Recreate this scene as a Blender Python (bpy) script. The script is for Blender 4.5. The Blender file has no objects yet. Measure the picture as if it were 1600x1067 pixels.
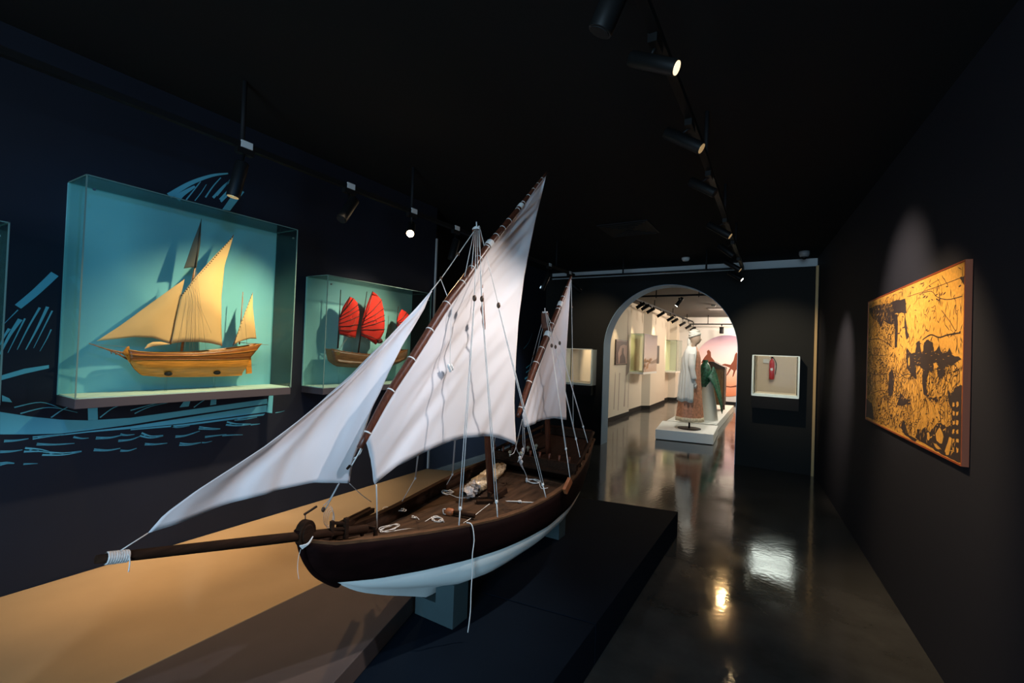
import bpy, math, random
import numpy as np
from mathutils import Vector, Matrix, noise
S = bpy.context.scene
COL = S.collection
random.seed(7)
# ---------------------------------------------------------------- camera
F = 720.0
YAW, PITCH, ROLL = math.radians(31.1), math.radians(0.95), math.radians(2.1)
CAM = np.array([0, 0, 1.5])
_f0 = np.array([-math.sin(YAW), math.cos(YAW), 0]); _r0 = np.array([math.cos(YAW), math.sin(YAW), 0]); _u0 = np.array([0, 0, 1.])
FWD = _f0*math.cos(PITCH) + _u0*math.sin(PITCH); _up = _u0*math.cos(PITCH) - _f0*math.sin(PITCH)
RT = _r0*math.cos(ROLL) + _up*math.sin(ROLL); UP = _up*math.cos(ROLL) - _r0*math.sin(ROLL)
cd = bpy.data.cameras.new('camera'); cam = bpy.data.objects.new('camera', cd); COL.objects.link(cam)
cd.sensor_width = 36; cd.lens = F/1600*36; cd.clip_start = .02; cd.clip_end = 100
mw = Matrix.Identity(4)
for i in range(3):
    mw[i][0] = RT[i]; mw[i][1] = UP[i]; mw[i][2] = -FWD[i]; mw[i][3] = CAM[i]
cam.matrix_world = mw
S.camera = cam
# ---------------------------------------------------------------- world, exposure, lights
S.view_settings.view_transform = 'Standard'; S.view_settings.look = 'None'
S.view_settings.gamma = 1; S.view_settings.use_curve_mapping = False
S.view_settings.exposure = 0.0
w = bpy.data.worlds.new('world'); S.world = w; w.use_nodes = True
w.node_tree.nodes['Background'].inputs[0].default_value = (.5, .6, 1, 1)
w.node_tree.nodes['Background'].inputs[1].default_value = .003
S.cycles.use_denoising = True
S.cycles.sample_clamp_indirect = 4
S.cycles.max_bounces = 8; S.cycles.transparent_max_bounces = 24

def spot(name, loc, target, watts, color, deg, blend=.4, size=.03):
    l = bpy.data.lights.new(name, 'SPOT'); l.energy = watts; l.color = color
    l.spot_size = math.radians(deg); l.spot_blend = blend; l.shadow_soft_size = size
    o = bpy.data.objects.new(name, l); COL.objects.link(o); o.location = loc
    o.rotation_euler = (Vector(target)-Vector(loc)).to_track_quat('-Z', 'Y').to_euler()
    return o
def area(name, loc, target, watts, color, sx, sy):
    l = bpy.data.lights.new(name, 'AREA'); l.energy = watts; l.color = color; l.shape = 'RECTANGLE'
    l.size = sx; l.size_y = sy
    o = bpy.data.objects.new(name, l); COL.objects.link(o); o.location = loc
    o.rotation_euler = (Vector(target)-Vector(loc)).to_track_quat('-Z', 'Y').to_euler()
    return o
WARM = (1, .62, .3); WARMW = (1, .8, .58); COOL = (.5, .76, 1); WHITE = (1, .9, .84)
# cool fill light added behind the camera; no opening is built there
area('cool_fill_light', (0.1, -3.2, 1.6), (-1.6, 1.6, 1.2), 175, COOL, 1.4, 2.0)
# unseen point lights added to brighten the room beyond the arch
for _y in (13.6, 15.4):
    _l = bpy.data.lights.new('far_room_fill_light', 'POINT'); _l.energy = 150; _l.color = (1, .84, .68); _l.shadow_soft_size = .1
    _o = bpy.data.objects.new('far_room_fill_light', _l); COL.objects.link(_o); _o.location = (-.95 if _y < 15 else -.6, _y, 2.55)
for _y, _e in ((8.3, 70), (7.8, 40)):
    spot('lamp_light', (-.1-.088*_y, _y, 2.45), (-.45, 3.4, 0), _e, (1, .62, .26), 34, .6, .05)

# ---------------------------------------------------------------- pixel of the photograph -> point on a plane of the room
def _ray(px, py): return FWD*F + RT*(px-800) + UP*(533.5-py)
def at_x(px, py, x):
    d = _ray(px, py); return Vector(CAM + d*((x-CAM[0])/d[0]))
def at_y(px, py, y):
    d = _ray(px, py); return Vector(CAM + d*((y-CAM[1])/d[1]))
def at_z(px, py, z):
    d = _ray(px, py); return Vector(CAM + d*((z-CAM[2])/d[2]))
def at_plane(px, py, p, n):
    d = Vector(_ray(px, py)); c = Vector(CAM); p = Vector(p); n = Vector(n)
    return c + d*((p-c).dot(n)/d.dot(n))

# ---------------------------------------------------------------- materials
MATS = {}
def mat(name, col, rough=.6, metal=0, emit=None, estr=0, spec=.5, noise_amt=0, noise_scale=20, bump=0, bump_scale=60, stretch=None):
    if name in MATS: return MATS[name]
    m = bpy.data.materials.new(name); m.use_nodes = True; MATS[name] = m
    nt = m.node_tree; b = nt.nodes['Principled BSDF']
    b.inputs['Base Color'].default_value = (*col, 1); b.inputs['Roughness'].default_value = rough
    b.inputs['Metallic'].default_value = metal; b.inputs['Specular IOR Level'].default_value = spec
    if emit: b.inputs['Emission Color'].default_value = (*emit, 1); b.inputs['Emission Strength'].default_value = estr
    if noise_amt or bump:
        tc = nt.nodes.new('ShaderNodeTexCoord'); mp = nt.nodes.new('ShaderNodeMapping')
        nt.links.new(tc.outputs['Object'], mp.inputs[0])
        if stretch: mp.inputs['Scale'].default_value = stretch
    if noise_amt:
        n = nt.nodes.new('ShaderNodeTexNoise'); n.inputs['Scale'].default_value = noise_scale; n.inputs['Detail'].default_value = 5
        nt.links.new(mp.outputs[0], n.inputs['Vector'])
        r = nt.nodes.new('ShaderNodeValToRGB')
        r.color_ramp.elements[0].position = .3; r.color_ramp.elements[1].position = .72
        r.color_ramp.elements[0].color = (*[c*(1-noise_amt) for c in col], 1)
        r.color_ramp.elements[1].color = (*[min(1, c*(1+noise_amt)) for c in col], 1)
        nt.links.new(n.outputs['Fac'], r.inputs[0]); nt.links.new(r.outputs[0], b.inputs['Base Color'])
    if bump:
        n2 = nt.nodes.new('ShaderNodeTexNoise'); n2.inputs['Scale'].default_value = bump_scale; n2.inputs['Detail'].default_value = 4
        nt.links.new(mp.outputs[0], n2.inputs['Vector'])
        bp = nt.nodes.new('ShaderNodeBump'); bp.inputs['Strength'].default_value = bump; bp.inputs['Distance'].default_value = .01
        nt.links.new(n2.outputs['Fac'], bp.inputs['Height']); nt.links.new(bp.outputs[0], b.inputs['Normal'])
    return m
def glass(name, tint=(.86, .96, .93), refl=.5):
    if name in MATS: return MATS[name]
    m = bpy.data.materials.new(name); m.use_nodes = True; MATS[name] = m
    nt = m.node_tree; nt.nodes.clear()
    o = nt.nodes.new('ShaderNodeOutputMaterial'); mx = nt.nodes.new('ShaderNodeMixShader')
    t = nt.nodes.new('ShaderNodeBsdfTransparent'); g = nt.nodes.new('ShaderNodeBsdfGlossy')
    t.inputs[0].default_value = (*tint, 1); g.inputs['Roughness'].default_value = 0.0
    fr = nt.nodes.new('ShaderNodeLayerWeight'); fr.inputs[0].default_value = .25
    mu = nt.nodes.new('ShaderNodeMath'); mu.operation = 'MULTIPLY'; mu.inputs[1].default_value = refl
    nt.links.new(fr.outputs['Fresnel'], mu.inputs[0]); nt.links.new(mu.outputs[0], mx.inputs[0])
    nt.links.new(t.outputs[0], mx.inputs[1]); nt.links.new(g.outputs[0], mx.inputs[2]); nt.links.new(mx.outputs[0], o.inputs[0])
    return m
def cloth(name, col, trans=.25, weave=350):
    m = mat(name, col, .9, spec=.1, bump=.06, bump_scale=weave)
    nt = m.node_tree; b = nt.nodes['Principled BSDF']; o = [n for n in nt.nodes if n.type == 'OUTPUT_MATERIAL'][0]
    tl = nt.nodes.new('ShaderNodeBsdfTranslucent'); tl.inputs[0].default_value = (*col, 1)
    mx = nt.nodes.new('ShaderNodeMixShader'); mx.inputs[0].default_value = trans
    nt.links.new(b.outputs[0], mx.inputs[1]); nt.links.new(tl.outputs[0], mx.inputs[2]); nt.links.new(mx.outputs[0], o.inputs[0])
    return m
def gradient(name, stops, axis=2, lo=0., hi=1., rough=.8):
    """printed colour graded along one world axis"""
    m = bpy.data.materials.new(name); m.use_nodes = True; MATS[name] = m
    nt = m.node_tree; b = nt.nodes['Principled BSDF']; b.inputs['Roughness'].default_value = rough
    g = nt.nodes.new('ShaderNodeNewGeometry'); s = nt.nodes.new('ShaderNodeSeparateXYZ'); mr = nt.nodes.new('ShaderNodeMapRange')
    r = nt.nodes.new('ShaderNodeValToRGB')
    nt.links.new(g.outputs['Position'], s.inputs[0]); nt.links.new(s.outputs[axis], mr.inputs[0])
    mr.inputs[1].default_value = lo; mr.inputs[2].default_value = hi
    nt.links.new(mr.outputs[0], r.inputs[0]); nt.links.new(r.outputs[0], b.inputs['Base Color'])
    while len(r.color_ramp.elements) < len(stops): r.color_ramp.elements.new(.5)
    for e, (p, c) in zip(r.color_ramp.elements, stops): e.position = p; e.color = (*c, 1)
    return m

NAVY = mat('navy_wall_paint', (.0055, .0075, .0145), .75, spec=.25, noise_amt=.12, noise_scale=3)
BLACKW = mat('black_wall_paint', (.014, .014, .013), .8, spec=.2)
RIGHTW = mat('charcoal_blue_wall_paint', (.016, .017, .024), .75, spec=.2)
CEIL = mat('black_ceiling_paint', (.012, .012, .012), .9, spec=.1)
BLACK = mat('black_metal', (.006, .006, .006), .5, spec=.2)
BLACKP = mat('black_paint', (.008, .008, .009), .7, spec=.2)
SAND = mat('sand_paint', (.42, .27, .13), .7, spec=.3, noise_amt=.05, noise_scale=4)
BROWN = mat('dark_brown_surface', (.075, .055, .05), .7, spec=.3, noise_amt=.08, noise_scale=5)
SEA = mat('deep_blue_paint', (.003, .0075, .015), .9, spec=.08, noise_amt=.1, noise_scale=4)
BLOCKB = mat('blue_block_paint', (.032, .062, .07), .7, noise_amt=.08, noise_scale=9)
MURAL = mat('teal_blue_print', (.09, .33, .4), .8, spec=.15)
WOODR = mat('red_brown_varnished_wood', (.1, .028, .014), .38, noise_amt=.45, noise_scale=9, stretch=(14, 14, 1))
WOODD = mat('dark_stained_wood', (.024, .011, .006), .8, spec=.08, noise_amt=.4, noise_scale=12, stretch=(8, 1, 8))
HULLD = mat('dark_maroon_hull_paint', (.008, .0025, .0025), .8, spec=.06, noise_amt=.25, noise_scale=6, stretch=(6, 1, 6))
HULLW = mat('white_hull_paint', (.78, .85, .82), .6, noise_amt=.03, noise_scale=8)
DECK = mat('weathered_brown_deck_wood', (.055, .03, .017), .8, spec=.15, noise_amt=.45, noise_scale=7, bump=.12, bump_scale=40, stretch=(5, .8, 5))
RAILW = mat('worn_gunwale_wood', (.1, .048, .022), .75, spec=.2, noise_amt=.35, noise_scale=14, stretch=(4, 1, 4))
ORANGEW = mat('orange_brown_wood', (.32, .1, .035), .5, noise_amt=.3, noise_scale=20)
SAIL = cloth('white_sail_cotton', (.8, .78, .8), .12)
ROPE = mat('white_cord', (.75, .73, .7), .9, bump=.2, bump_scale=300)
ROPEG = mat('grey_white_cord', (.45, .45, .46), .9)
TAPE = mat('white_lashing', (.78, .76, .73), .85, bump=.4, bump_scale=150)
PULLEY = mat('pulley_wood', (.09, .045, .025), .4)
GLASS = glass('clear_glass', (.93, .98, .96), .45); GLASS2 = glass('clear_side_glass', (.88, .96, .94), .16); GLASSE = mat('green_glass_edge', (.12, .2, .17), .25, spec=.6)
TEAL = mat('pale_teal_case_paint', (.24, .46, .43), .8, spec=.2)
TEALB = mat('graded_teal_case_paint', (.17, .43, .46), .8, spec=.2)
PALEF = mat('pale_green_shelf_paint', (.55, .68, .56), .7)
SHELF = mat('dark_case_base_paint', (.035, .03, .038), .7)
TANSAIL = cloth('tan_sail_cotton', (.85, .49, .2), .15, 500)
GREYSAIL = cloth('grey_sail_cotton', (.12, .11, .09), .15, 500)
OAK = mat('honey_oak', (.68, .23, .03), .32, noise_amt=.3, noise_scale=10, stretch=(10, 1, 12))
OAKD = mat('chestnut_wood', (.3, .085, .016), .35, noise_amt=.3, noise_scale=12, stretch=(10, 1, 12))
REDSAIL = cloth('red_sail_cotton', (.82, .045, .03), .15, 500)
JUNKW = mat('junk_hull_wood', (.2, .08, .03), .45, noise_amt=.4, noise_scale=14, stretch=(8, 1, 12))
DARKT = mat('thin_dark_wood', (.03, .015, .01), .5)
RIG = mat('fine_rigging_thread', (.3, .2, .12), .9)
CLEAR = glass('clear_acrylic', (.93, .97, .96), .35)
LAMPLIT = mat('lit_lamp_lens', (1, .8, .5), .4, emit=(1, .75, .45), estr=1.6)
LAMPHOT = mat('glaring_lamp_lens', (1, .8, .5), .4, emit=(1, .7, .36), estr=60)
LAMPDIM = mat('gold_lamp_reflector', (.8, .6, .3), .3, metal=.8, emit=(1, .65, .3), estr=.3)
WHITEP = mat('white_plastic', (.62, .62, .6), .5)
GREYP = mat('grey_plastic', (.25, .25, .25), .5)
CREAM = mat('cream_wall_paint', (.74, .66, .54), .8, spec=.2)
FARW = mat('far_grey_white_paint', (.72, .7, .66), .8)
ARCHB = mat('dusty_blue_paint', (.26, .4, .55), .75)
BRASS = mat('ochre_corner_paint', (.5, .3, .1), .5)
BAND = mat('pale_grey_band_paint', (.6, .62, .62), .8)
PLINTH = mat('white_plinth_paint', (.85, .83, .77), .6)

# polished concrete floor
FLOORM = mat('polished_dark_concrete', (.05, .05, .047), .16, spec=.55)
nt = FLOORM.node_tree; b = nt.nodes['Principled BSDF']
tc = nt.nodes.new('ShaderNodeTexCoord')
n1 = nt.nodes.new('ShaderNodeTexNoise'); n1.inputs['Scale'].default_value = 1.6; n1.inputs['Detail'].default_value = 8; n1.inputs['Roughness'].default_value = .62
r1 = nt.nodes.new('ShaderNodeValToRGB'); r1.color_ramp.elements[0].position = .3; r1.color_ramp.elements[1].position = .75
r1.color_ramp.elements[0].color = (.034, .032, .028, 1); r1.color_ramp.elements[1].color = (.088, .086, .08, 1)
n2 = nt.nodes.new('ShaderNodeTexNoise'); n2.inputs['Scale'].default_value = 2.4; n2.inputs['Detail'].default_value = 7
r2 = nt.nodes.new('ShaderNodeMapRange'); r2.inputs[1].default_value = .3; r2.inputs[2].default_value = .75; r2.inputs[3].default_value = .05; r2.inputs[4].default_value = .17
n3 = nt.nodes.new('ShaderNodeTexNoise'); n3.inputs['Scale'].default_value = 26; n3.inputs['Detail'].default_value = 3
bp = nt.nodes.new('ShaderNodeBump'); bp.inputs['Strength'].default_value = .05; bp.inputs['Distance'].default_value = .01
for n in (n1, n2, n3): nt.links.new(tc.outputs['Object'], n.inputs['Vector'])
nt.links.new(n1.outputs['Fac'], r1.inputs[0]); nt.links.new(r1.outputs[0], b.inputs['Base Color'])
nt.links.new(n2.outputs['Fac'], r2.inputs[0]); nt.links.new(r2.outputs[0], b.inputs['Roughness'])
nt.links.new(n3.outputs['Fac'], bp.inputs['Height']); nt.links.new(bp.outputs[0], b.inputs['Normal'])

# ---------------------------------------------------------------- mesh builder
class MB:
    def __init__(s): s.v = []; s.f = []; s.sm = []; s.mi = []; s.cur = 0
    def _add(s, vs, fs, smooth=False):
        o = len(s.v); s.v += [Vector(p) for p in vs]
        for f in fs: s.f.append([i+o for i in f]); s.sm.append(smooth); s.mi.append(s.cur)
        return s
    def box(s, lo, hi):
        (a, b, c), (d, e, f) = lo, hi
        return s._add([(a,b,c),(d,b,c),(d,e,c),(a,e,c),(a,b,f),(d,b,f),(d,e,f),(a,e,f)],
                      [(0,3,2,1),(4,5,6,7),(0,1,5,4),(1,2,6,5),(2,3,7,6),(3,0,4,7)])
    def bar(s, p, q, wx, wz, up=(0, 0, 1)):
        p, q = Vector(p), Vector(q); d = (q-p).normalized(); u = Vector(up)
        if abs(d.dot(u)) > .98: u = Vector((1, 0, 0))
        a = d.cross(u).normalized()*wx/2; c = a.cross(d).normalized()*wz/2
        vs = [p-a-c, p+a-c, p+a+c, p-a+c, q-a-c, q+a-c, q+a+c, q-a+c]
        return s._add(vs, [(0,3,2,1),(4,5,6,7),(0,1,5,4),(1,2,6,5),(2,3,7,6),(3,0,4,7)])
    def tube(s, pts, r, n=8, cap=True):
        pts = [Vector(p) for p in pts]; m = len(pts)
        rs = r if isinstance(r, (list, tuple)) else [r]*m
        vs = []; prev = None
        for i, p in enumerate(pts):
            d = (pts[min(i+1, m-1)] - pts[max(i-1, 0)])
            d = d.normalized() if d.length > 1e-9 else Vector((0, 0, 1))
            if prev is None:
                u = Vector((0, 0, 1)) if abs(d.z) < .9 else Vector((1, 0, 0))
                a = d.cross(u).normalized()
            else:
                a = (prev - d*prev.dot(d)); a = a.normalized() if a.length > 1e-6 else d.orthogonal().normalized()
            prev = a; c = d.cross(a)
            for k in range(n):
                t = 2*math.pi*k/n; vs.append(p + (a*math.cos(t) + c*math.sin(t))*rs[i])
        fs = [(i*n+k, i*n+(k+1) % n, (i+1)*n+(k+1) % n, (i+1)*n+k) for i in range(m-1) for k in range(n)]
        s._add(vs, fs, True)
        if cap:
            o = len(s.v) - len(vs)
            s.f.append([o+k for k in range(n)][::-1]); s.sm.append(False); s.mi.append(s.cur)
            s.f.append([o+(m-1)*n+k for k in range(n)]); s.sm.append(False); s.mi.append(s.cur)
        return s
    def grid(s, P, smooth=True, closed=False):
        r, c = len(P), len(P[0]); vs = [p for row in P for p in row]
        fs = []
        for i in range(r-1):
            for j in range(c if closed else c-1):
                k = (j+1) % c; fs.append((i*c+j, i*c+k, (i+1)*c+k, (i+1)*c+j))
        return s._add(vs, fs, smooth)
    def poly(s, pts, vec):
        """flat outline given a thickness along vec"""
        n = len(pts); vec = Vector(vec)
        vs = [Vector(p) for p in pts] + [Vector(p)+vec for p in pts]
        return s._add(vs, [list(range(n))[::-1], list(range(n, 2*n))] + [(i, (i+1) % n, n+(i+1) % n, n+i) for i in range(n)])
    def lathe(s, prof, c, n=24, sx=1, sy=1):
        c = Vector(c)
        P = [[c+Vector((r*sx*math.cos(2*math.pi*k/n), r*sy*math.sin(2*math.pi*k/n), z)) for k in range(n)] for r, z in prof]
        s.grid(P, True, True)
        o = len(s.v)-len(prof)*n
        s.f.append([o+k for k in range(n)][::-1]); s.sm.append(False); s.mi.append(s.cur)
        s.f.append([o+(len(prof)-1)*n+k for k in range(n)]); s.sm.append(False); s.mi.append(s.cur)
        return s
    def disc(s, c, axis, r, t, n=28, ry=None):
        c, a = Vector(c), Vector(axis).normalized()
        u = Vector((0, 0, 1)) if abs(a.z) < .9 else Vector((1, 0, 0))
        e = a.cross(u).normalized(); g = e.cross(a).normalized(); ry = ry or r
        ring = [c - a*t/2 + e*r*math.cos(2*math.pi*k/n) + g*ry*math.sin(2*math.pi*k/n) for k in range(n)]
        return s.poly(ring, a*t)
    def blob(s, c, rx, ry, rz, n=16, m=10, amp=0, freq=6, seed=0, rot=None):
        c = Vector(c); P = []
        for i in range(m+1):
            th = math.pi*i/m
            row = []
            for k in range(n):
                ph = 2*math.pi*k/n
                d = Vector((math.sin(th)*math.cos(ph), math.sin(th)*math.sin(ph), math.cos(th)))
                q = 1 + (amp*noise.noise(d*freq + Vector((seed, seed*2, 1))) if amp else 0)
                v = Vector((d.x*rx*q, d.y*ry*q, d.z*rz*q))
                if rot: v = rot @ v
                row.append(c+v)
            P.append(row)
        return s.grid(P, True, True)
    def build(s, name, m, parent=None, bevel=0, solid=0, subd=0):
        me = bpy.data.meshes.new(name)
        org = Vector((0, 0, 0))
        p = parent
        while p is not None: org += p.location; p = p.parent
        me.from_pydata([v-org for v in s.v], [], s.f)
        ms = m if isinstance(m, (list, tuple)) else [m]
        for x in ms: me.materials.append(x)
        me.polygons.foreach_set('use_smooth', s.sm); me.polygons.foreach_set('material_index', s.mi)
        me.update()
        o = bpy.data.objects.new(name, me); COL.objects.link(o)
        if parent is not None: o.parent = parent
        if bevel:
            md = o.modifiers.new('bevel', 'BEVEL'); md.width = bevel; md.segments = 2; md.limit_method = 'ANGLE'; md.angle_limit = math.radians(40)
        if solid:
            md = o.modifiers.new('solidify', 'SOLIDIFY'); md.thickness = solid; md.offset = 0
        if subd:
            md = o.modifiers.new('subdivision', 'SUBSURF'); md.levels = subd; md.render_levels = subd
        return o
def tag(o, label=None, cat=None, group=None, kind=None):
    if label: o['label'] = label
    if cat: o['category'] = cat
    if group: o['group'] = group
    if kind: o['kind'] = kind
    return o
def thing(name, loc, label, cat, group=None):
    o = bpy.data.objects.new(name, None); COL.objects.link(o); o.location = loc; o.empty_display_size = .05
    return tag(o, label, cat, group)
def struct(name, mb, m, label=None, **k):
    o = mb.build(name, m, **k); o['kind'] = 'structure'
    if label: o['label'] = label
    return o
def lerp(a, b, t): return a + (b-a)*t
def interp(tab, x):
    if x <= tab[0][0]: return tab[0][1]
    for (a, b), (c, d) in zip(tab, tab[1:]):
        if x <= c: return b + (d-b)*(x-a)/(c-a)
    return tab[-1][1]
def smooth_tab(tab, x):
    return (interp(tab, x-.06) + 2*interp(tab, x) + interp(tab, x+.06))/4
def resample(pts, n):
    pts = [Vector(p) for p in pts]
    L = [0]
    for a, b in zip(pts, pts[1:]): L.append(L[-1] + (b-a).length)
    out = []
    for i in range(n):
        t = L[-1]*i/(n-1); k = 0
        while k < len(L)-2 and L[k+1] < t: k += 1
        u = (t-L[k])/max(1e-9, L[k+1]-L[k]); out.append(pts[k].lerp(pts[k+1], min(1, max(0, u))))
    return out
def catmull(pts, n=6):
    pts = [Vector(p) for p in pts]; out = []
    for i in range(len(pts)-1):
        p0 = pts[max(i-1, 0)]; p1 = pts[i]; p2 = pts[i+1]; p3 = pts[min(i+2, len(pts)-1)]
        for k in range(n):
            t = k/n
            out.append(.5*((2*p1) + (p2-p0)*t + (2*p0-5*p1+4*p2-p3)*t*t + (3*p1-p0-3*p2+p3)*t**3))
    return out + [pts[-1]]
def sail_grid(bottom, left, right, nu=40, nv=40, disp=None):
    """Coons patch of a three-cornered sail; left and right run from the bottom corners to the peak"""
    B = resample(bottom, nu+1); L = resample(left, nv+1); R = resample(right, nv+1); top = L[-1]
    P = []
    for j in range(nv+1):
        v = j/nv; row = []
        for i in range(nu+1):
            u = i/nu
            q = (B[i]*(1-v) + top*v) + (L[j]*(1-u) + R[j]*u) - (B[0]*(1-u)*(1-v) + B[-1]*u*(1-v) + top*v)
            if disp: q = q + Vector(disp(u, v, q))
            row.append(q)
        P.append(row)
    return P
def hull_rows(G, W, K, hG, hW, xc, ns=44, nb=12, fshape=None, hk=.014, stem=0):
    """G, W, K: (y, z) polylines of gunwale, waterline and keel; hG, hW: half breadths over y. Returns the starboard rows top to keel"""
    g = resample([(0, a, b) for a, b in G], ns); wl = resample([(0, a, b) for a, b in W], ns); k = resample([(0, a, b) for a, b in K], ns)
    top, bot = [], []
    for q in (0, .2, .4, .6, .8, 1):
        row = []
        for i in range(ns):
            p = g[i].lerp(wl[i], q)
            if stem: p = p + Vector((0, -stem*math.sin(math.pi*q)*math.exp(-(i/ns)/.07), 0))
            h = lerp(hG(g[i].y), hW(wl[i].y), q) + .012*math.sin(math.pi*q)*min(1, hG(g[i].y)/.15)
            row.append(Vector((h, p.y, p.z)))
        top.append(row)
    fs = fshape or [(0, 1, 0), (.12, 1, .13), (.3, .95, .32), (.45, .85, .47), (.6, .64, .6), (.75, .33, .71), (.87, .11, .81), (1, 0, 1)]
    for q, fx, fz in fs:
        row = []
        for i in range(ns):
            h = hW(wl[i].y); hh = hk + max(0, h-hk)*fx
            y = lerp(wl[i].y, k[i].y, fz); z = lerp(wl[i].z, k[i].z, fz)
            row.append(Vector((min(hh, max(h, hk)), y, z)))
        bot.append(row)
    return top, bot
def mirror_hull(mb, rows, xc):
    mb.grid([[Vector((xc+p.x, p.y, p.z)) for p in r] for r in rows])
    mb.grid([[Vector((xc-p.x, p.y, p.z)) for p in r] for r in rows][::-1])
# end caps are added where each hull is built

# ---------------------------------------------------------------- room shell
LW, LW2 = -3.05, -3.68
ZC = 2.88
struct('floor', MB().box((-4.2, -3.5, -.1), (1.6, 17, 0)), FLOORM, 'polished dark concrete floor with glossy reflections')
struct('ceiling', MB().box((-4.2, -3.5, ZC), (1.6, 7.55, ZC+.1)), CEIL, 'black painted ceiling')
mb = MB().box((LW-.7, -3.5, 0), (LW, 3.52, ZC))
mb.box((LW2-.1, 3.52, 0), (LW2, 7.6, ZC))
struct('wall_left', mb, NAVY, 'dark navy left wall carrying the blue mural')
# right wall runs slightly inward
RN = Vector((.299, 7.37, 0)); RD = Vector((.082, -.9966, 0)).normalized(); RNRM = Vector((-RD.y*-1, 0, 0))
RNRM = Vector((RD.y, -RD.x, 0))      # points into the room (-x)
if RNRM.x > 0: RNRM = -RNRM
a = RN - RD*.3; c = RN + RD*11
struct('wall_right', MB().poly([a, c, c-RNRM*.12, a-RNRM*.12], (0, 0, ZC)), RIGHTW, 'near-black right wall with warm pools of light')
struct('wall_rear', MB().box((-4.2, -3.6, 0), (1.6, -3.5, ZC)), BLACKW)
# back wall with the arch and the two vitrine openings
YB, YB2 = 7.2, 7.5
ACX, AR, ASP = -1.61, .985, 1.585
ZT = 2.735
WR = (-.40, .085, 1.025, 1.535); WLF = (-3.16, -2.74, .99, 1.54)
def wall_back():
    mb = MB()
    def rect(x0, x1, z0, z1): mb.box((x0, YB, z0), (x1, YB2, z1))
    # right of the arch
    xr = ACX+AR; rect(xr, WR[0], 0, ZT); rect(WR[1], .36, 0, ZT); rect(WR[0], WR[1], 0, WR[2]); rect(WR[0], WR[1], WR[3], ZT)
    xl = ACX-AR; rect(WLF[1], xl, 0, ZT); rect(LW2-.05, WLF[0], 0, ZT); rect(WLF[0], WLF[1], 0, WLF[2]); rect(WLF[0], WLF[1], WLF[3], ZT)
    n = 40
    for k in range(n):
        a0 = math.pi*k/n; a1 = math.pi*(k+1)/n
        p = [(ACX+AR*math.cos(a), ASP+AR*math.sin(a)) for a in (a0, a1)]
        mb.poly([(p[0][0], YB, p[0][1]), (p[0][0], YB, ZT), (p[1][0], YB, ZT), (p[1][0], YB, p[1][1])], (0, YB2-YB, 0))
    return mb
struct('wall_back', wall_back(), BLACKW, 'black end wall with the arched opening')
# blue lining of the arch
pts = [(ACX-AR, 0)] + [(ACX-AR*math.cos(math.pi*k/48), ASP+AR*math.sin(math.pi*k/48)) for k in range(49)] + [(ACX+AR, 0)]
mb = MB()
for (x0, z0), (x1, z1) in zip(pts, pts[1:]):
    def inn(x, z):
        if z <= ASP: return (x + (.006 if x < ACX else -.006), z)
        d = Vector((x-ACX, z-ASP)); d = d*((AR-.006)/AR); return (ACX+d.x, ASP+d.y)
    i0, i1 = inn(x0, z0), inn(x1, z1)
    mb.poly([(x0, YB-.004, z0), (x1, YB-.004, z1), (i1[0], YB-.004, i1[1]), (i0[0], YB-.004, i0[1])], (0, YB2-YB+.008, 0))
struct('trim_1', mb, ARCHB, 'dusty blue lining inside the arch')
struct('trim_2', MB().box((.27, YB-.045, 0), (.30, YB-.002, ZT)), BRASS, 'ochre strip in the corner beside the right wall')
struct('trim_3', MB().box((LW2, 7.42, ZT), (.36, 7.5, ZC)), BAND, 'pale grey band above the black end wall')
mb = MB().box((LW-.005, 3.512, .29), (LW+.012, 3.53, 2.575))
struct('trim_4', mb, mat('grey_edge_strip', (.45, .45, .45), .5), 'thin pale strip on the end of the left wall panel')
# ---- far room
FZ = 2.78
struct('ceiling_far', MB().box((-4.2, 7.5, FZ), (1.6, 17, FZ+.1)), mat('grey_brown_ceiling', (.06, .05, .042), .9))
FYB = 16.22
struct('wall_far', MB().box((-4.2, FYB, 0), (1.6, FYB+.1, FZ)), FARW, 'pale end wall of the room beyond the arch')
mb = MB()
prof = [(-3.3, 7.5), (-3.3, 11.05), (-3.42, 11.08), (-3.42, 12.55), (-3.24, 12.75), (-3.3, 14.75), (-3.42, 14.8), (-3.42, 15.74), (-3.2, 15.8), (-3.2, FYB)]
mb.poly([(x, y, 0) for x, y in prof] + [(-3.9, FYB, 0), (-3.9, 7.5, 0)], (0, 0, FZ))
struct('wall_left_far', mb, CREAM, 'cream panelled side wall beyond the arch')
struct('wall_right_far', MB().box((1.2, 7.5, 0), (1.3, FYB, FZ)), mat('beige_wall_paint', (.62, .5, .38), .8))
struct('wall_far_return', MB().box((-.85, 12.6, 0), (1.2, 12.7, FZ)), mat('beige_wall_paint', (.62, .5, .38), .8))
struct('baseboard_far', MB().box((-3.2, FYB-.02, 0), (1.2, FYB, .08)), mat('dark_skirting', (.015, .014, .013), .7, spec=.2))
mb = MB()
for (xa, ya), (xb, yb_) in zip(prof, prof[1:]): mb.bar((xa+.006, ya, .05), (xb+.006, yb_, .05), .012, .1)
struct('baseboard_left_far', mb, MATS['dark_skirting'])

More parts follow.
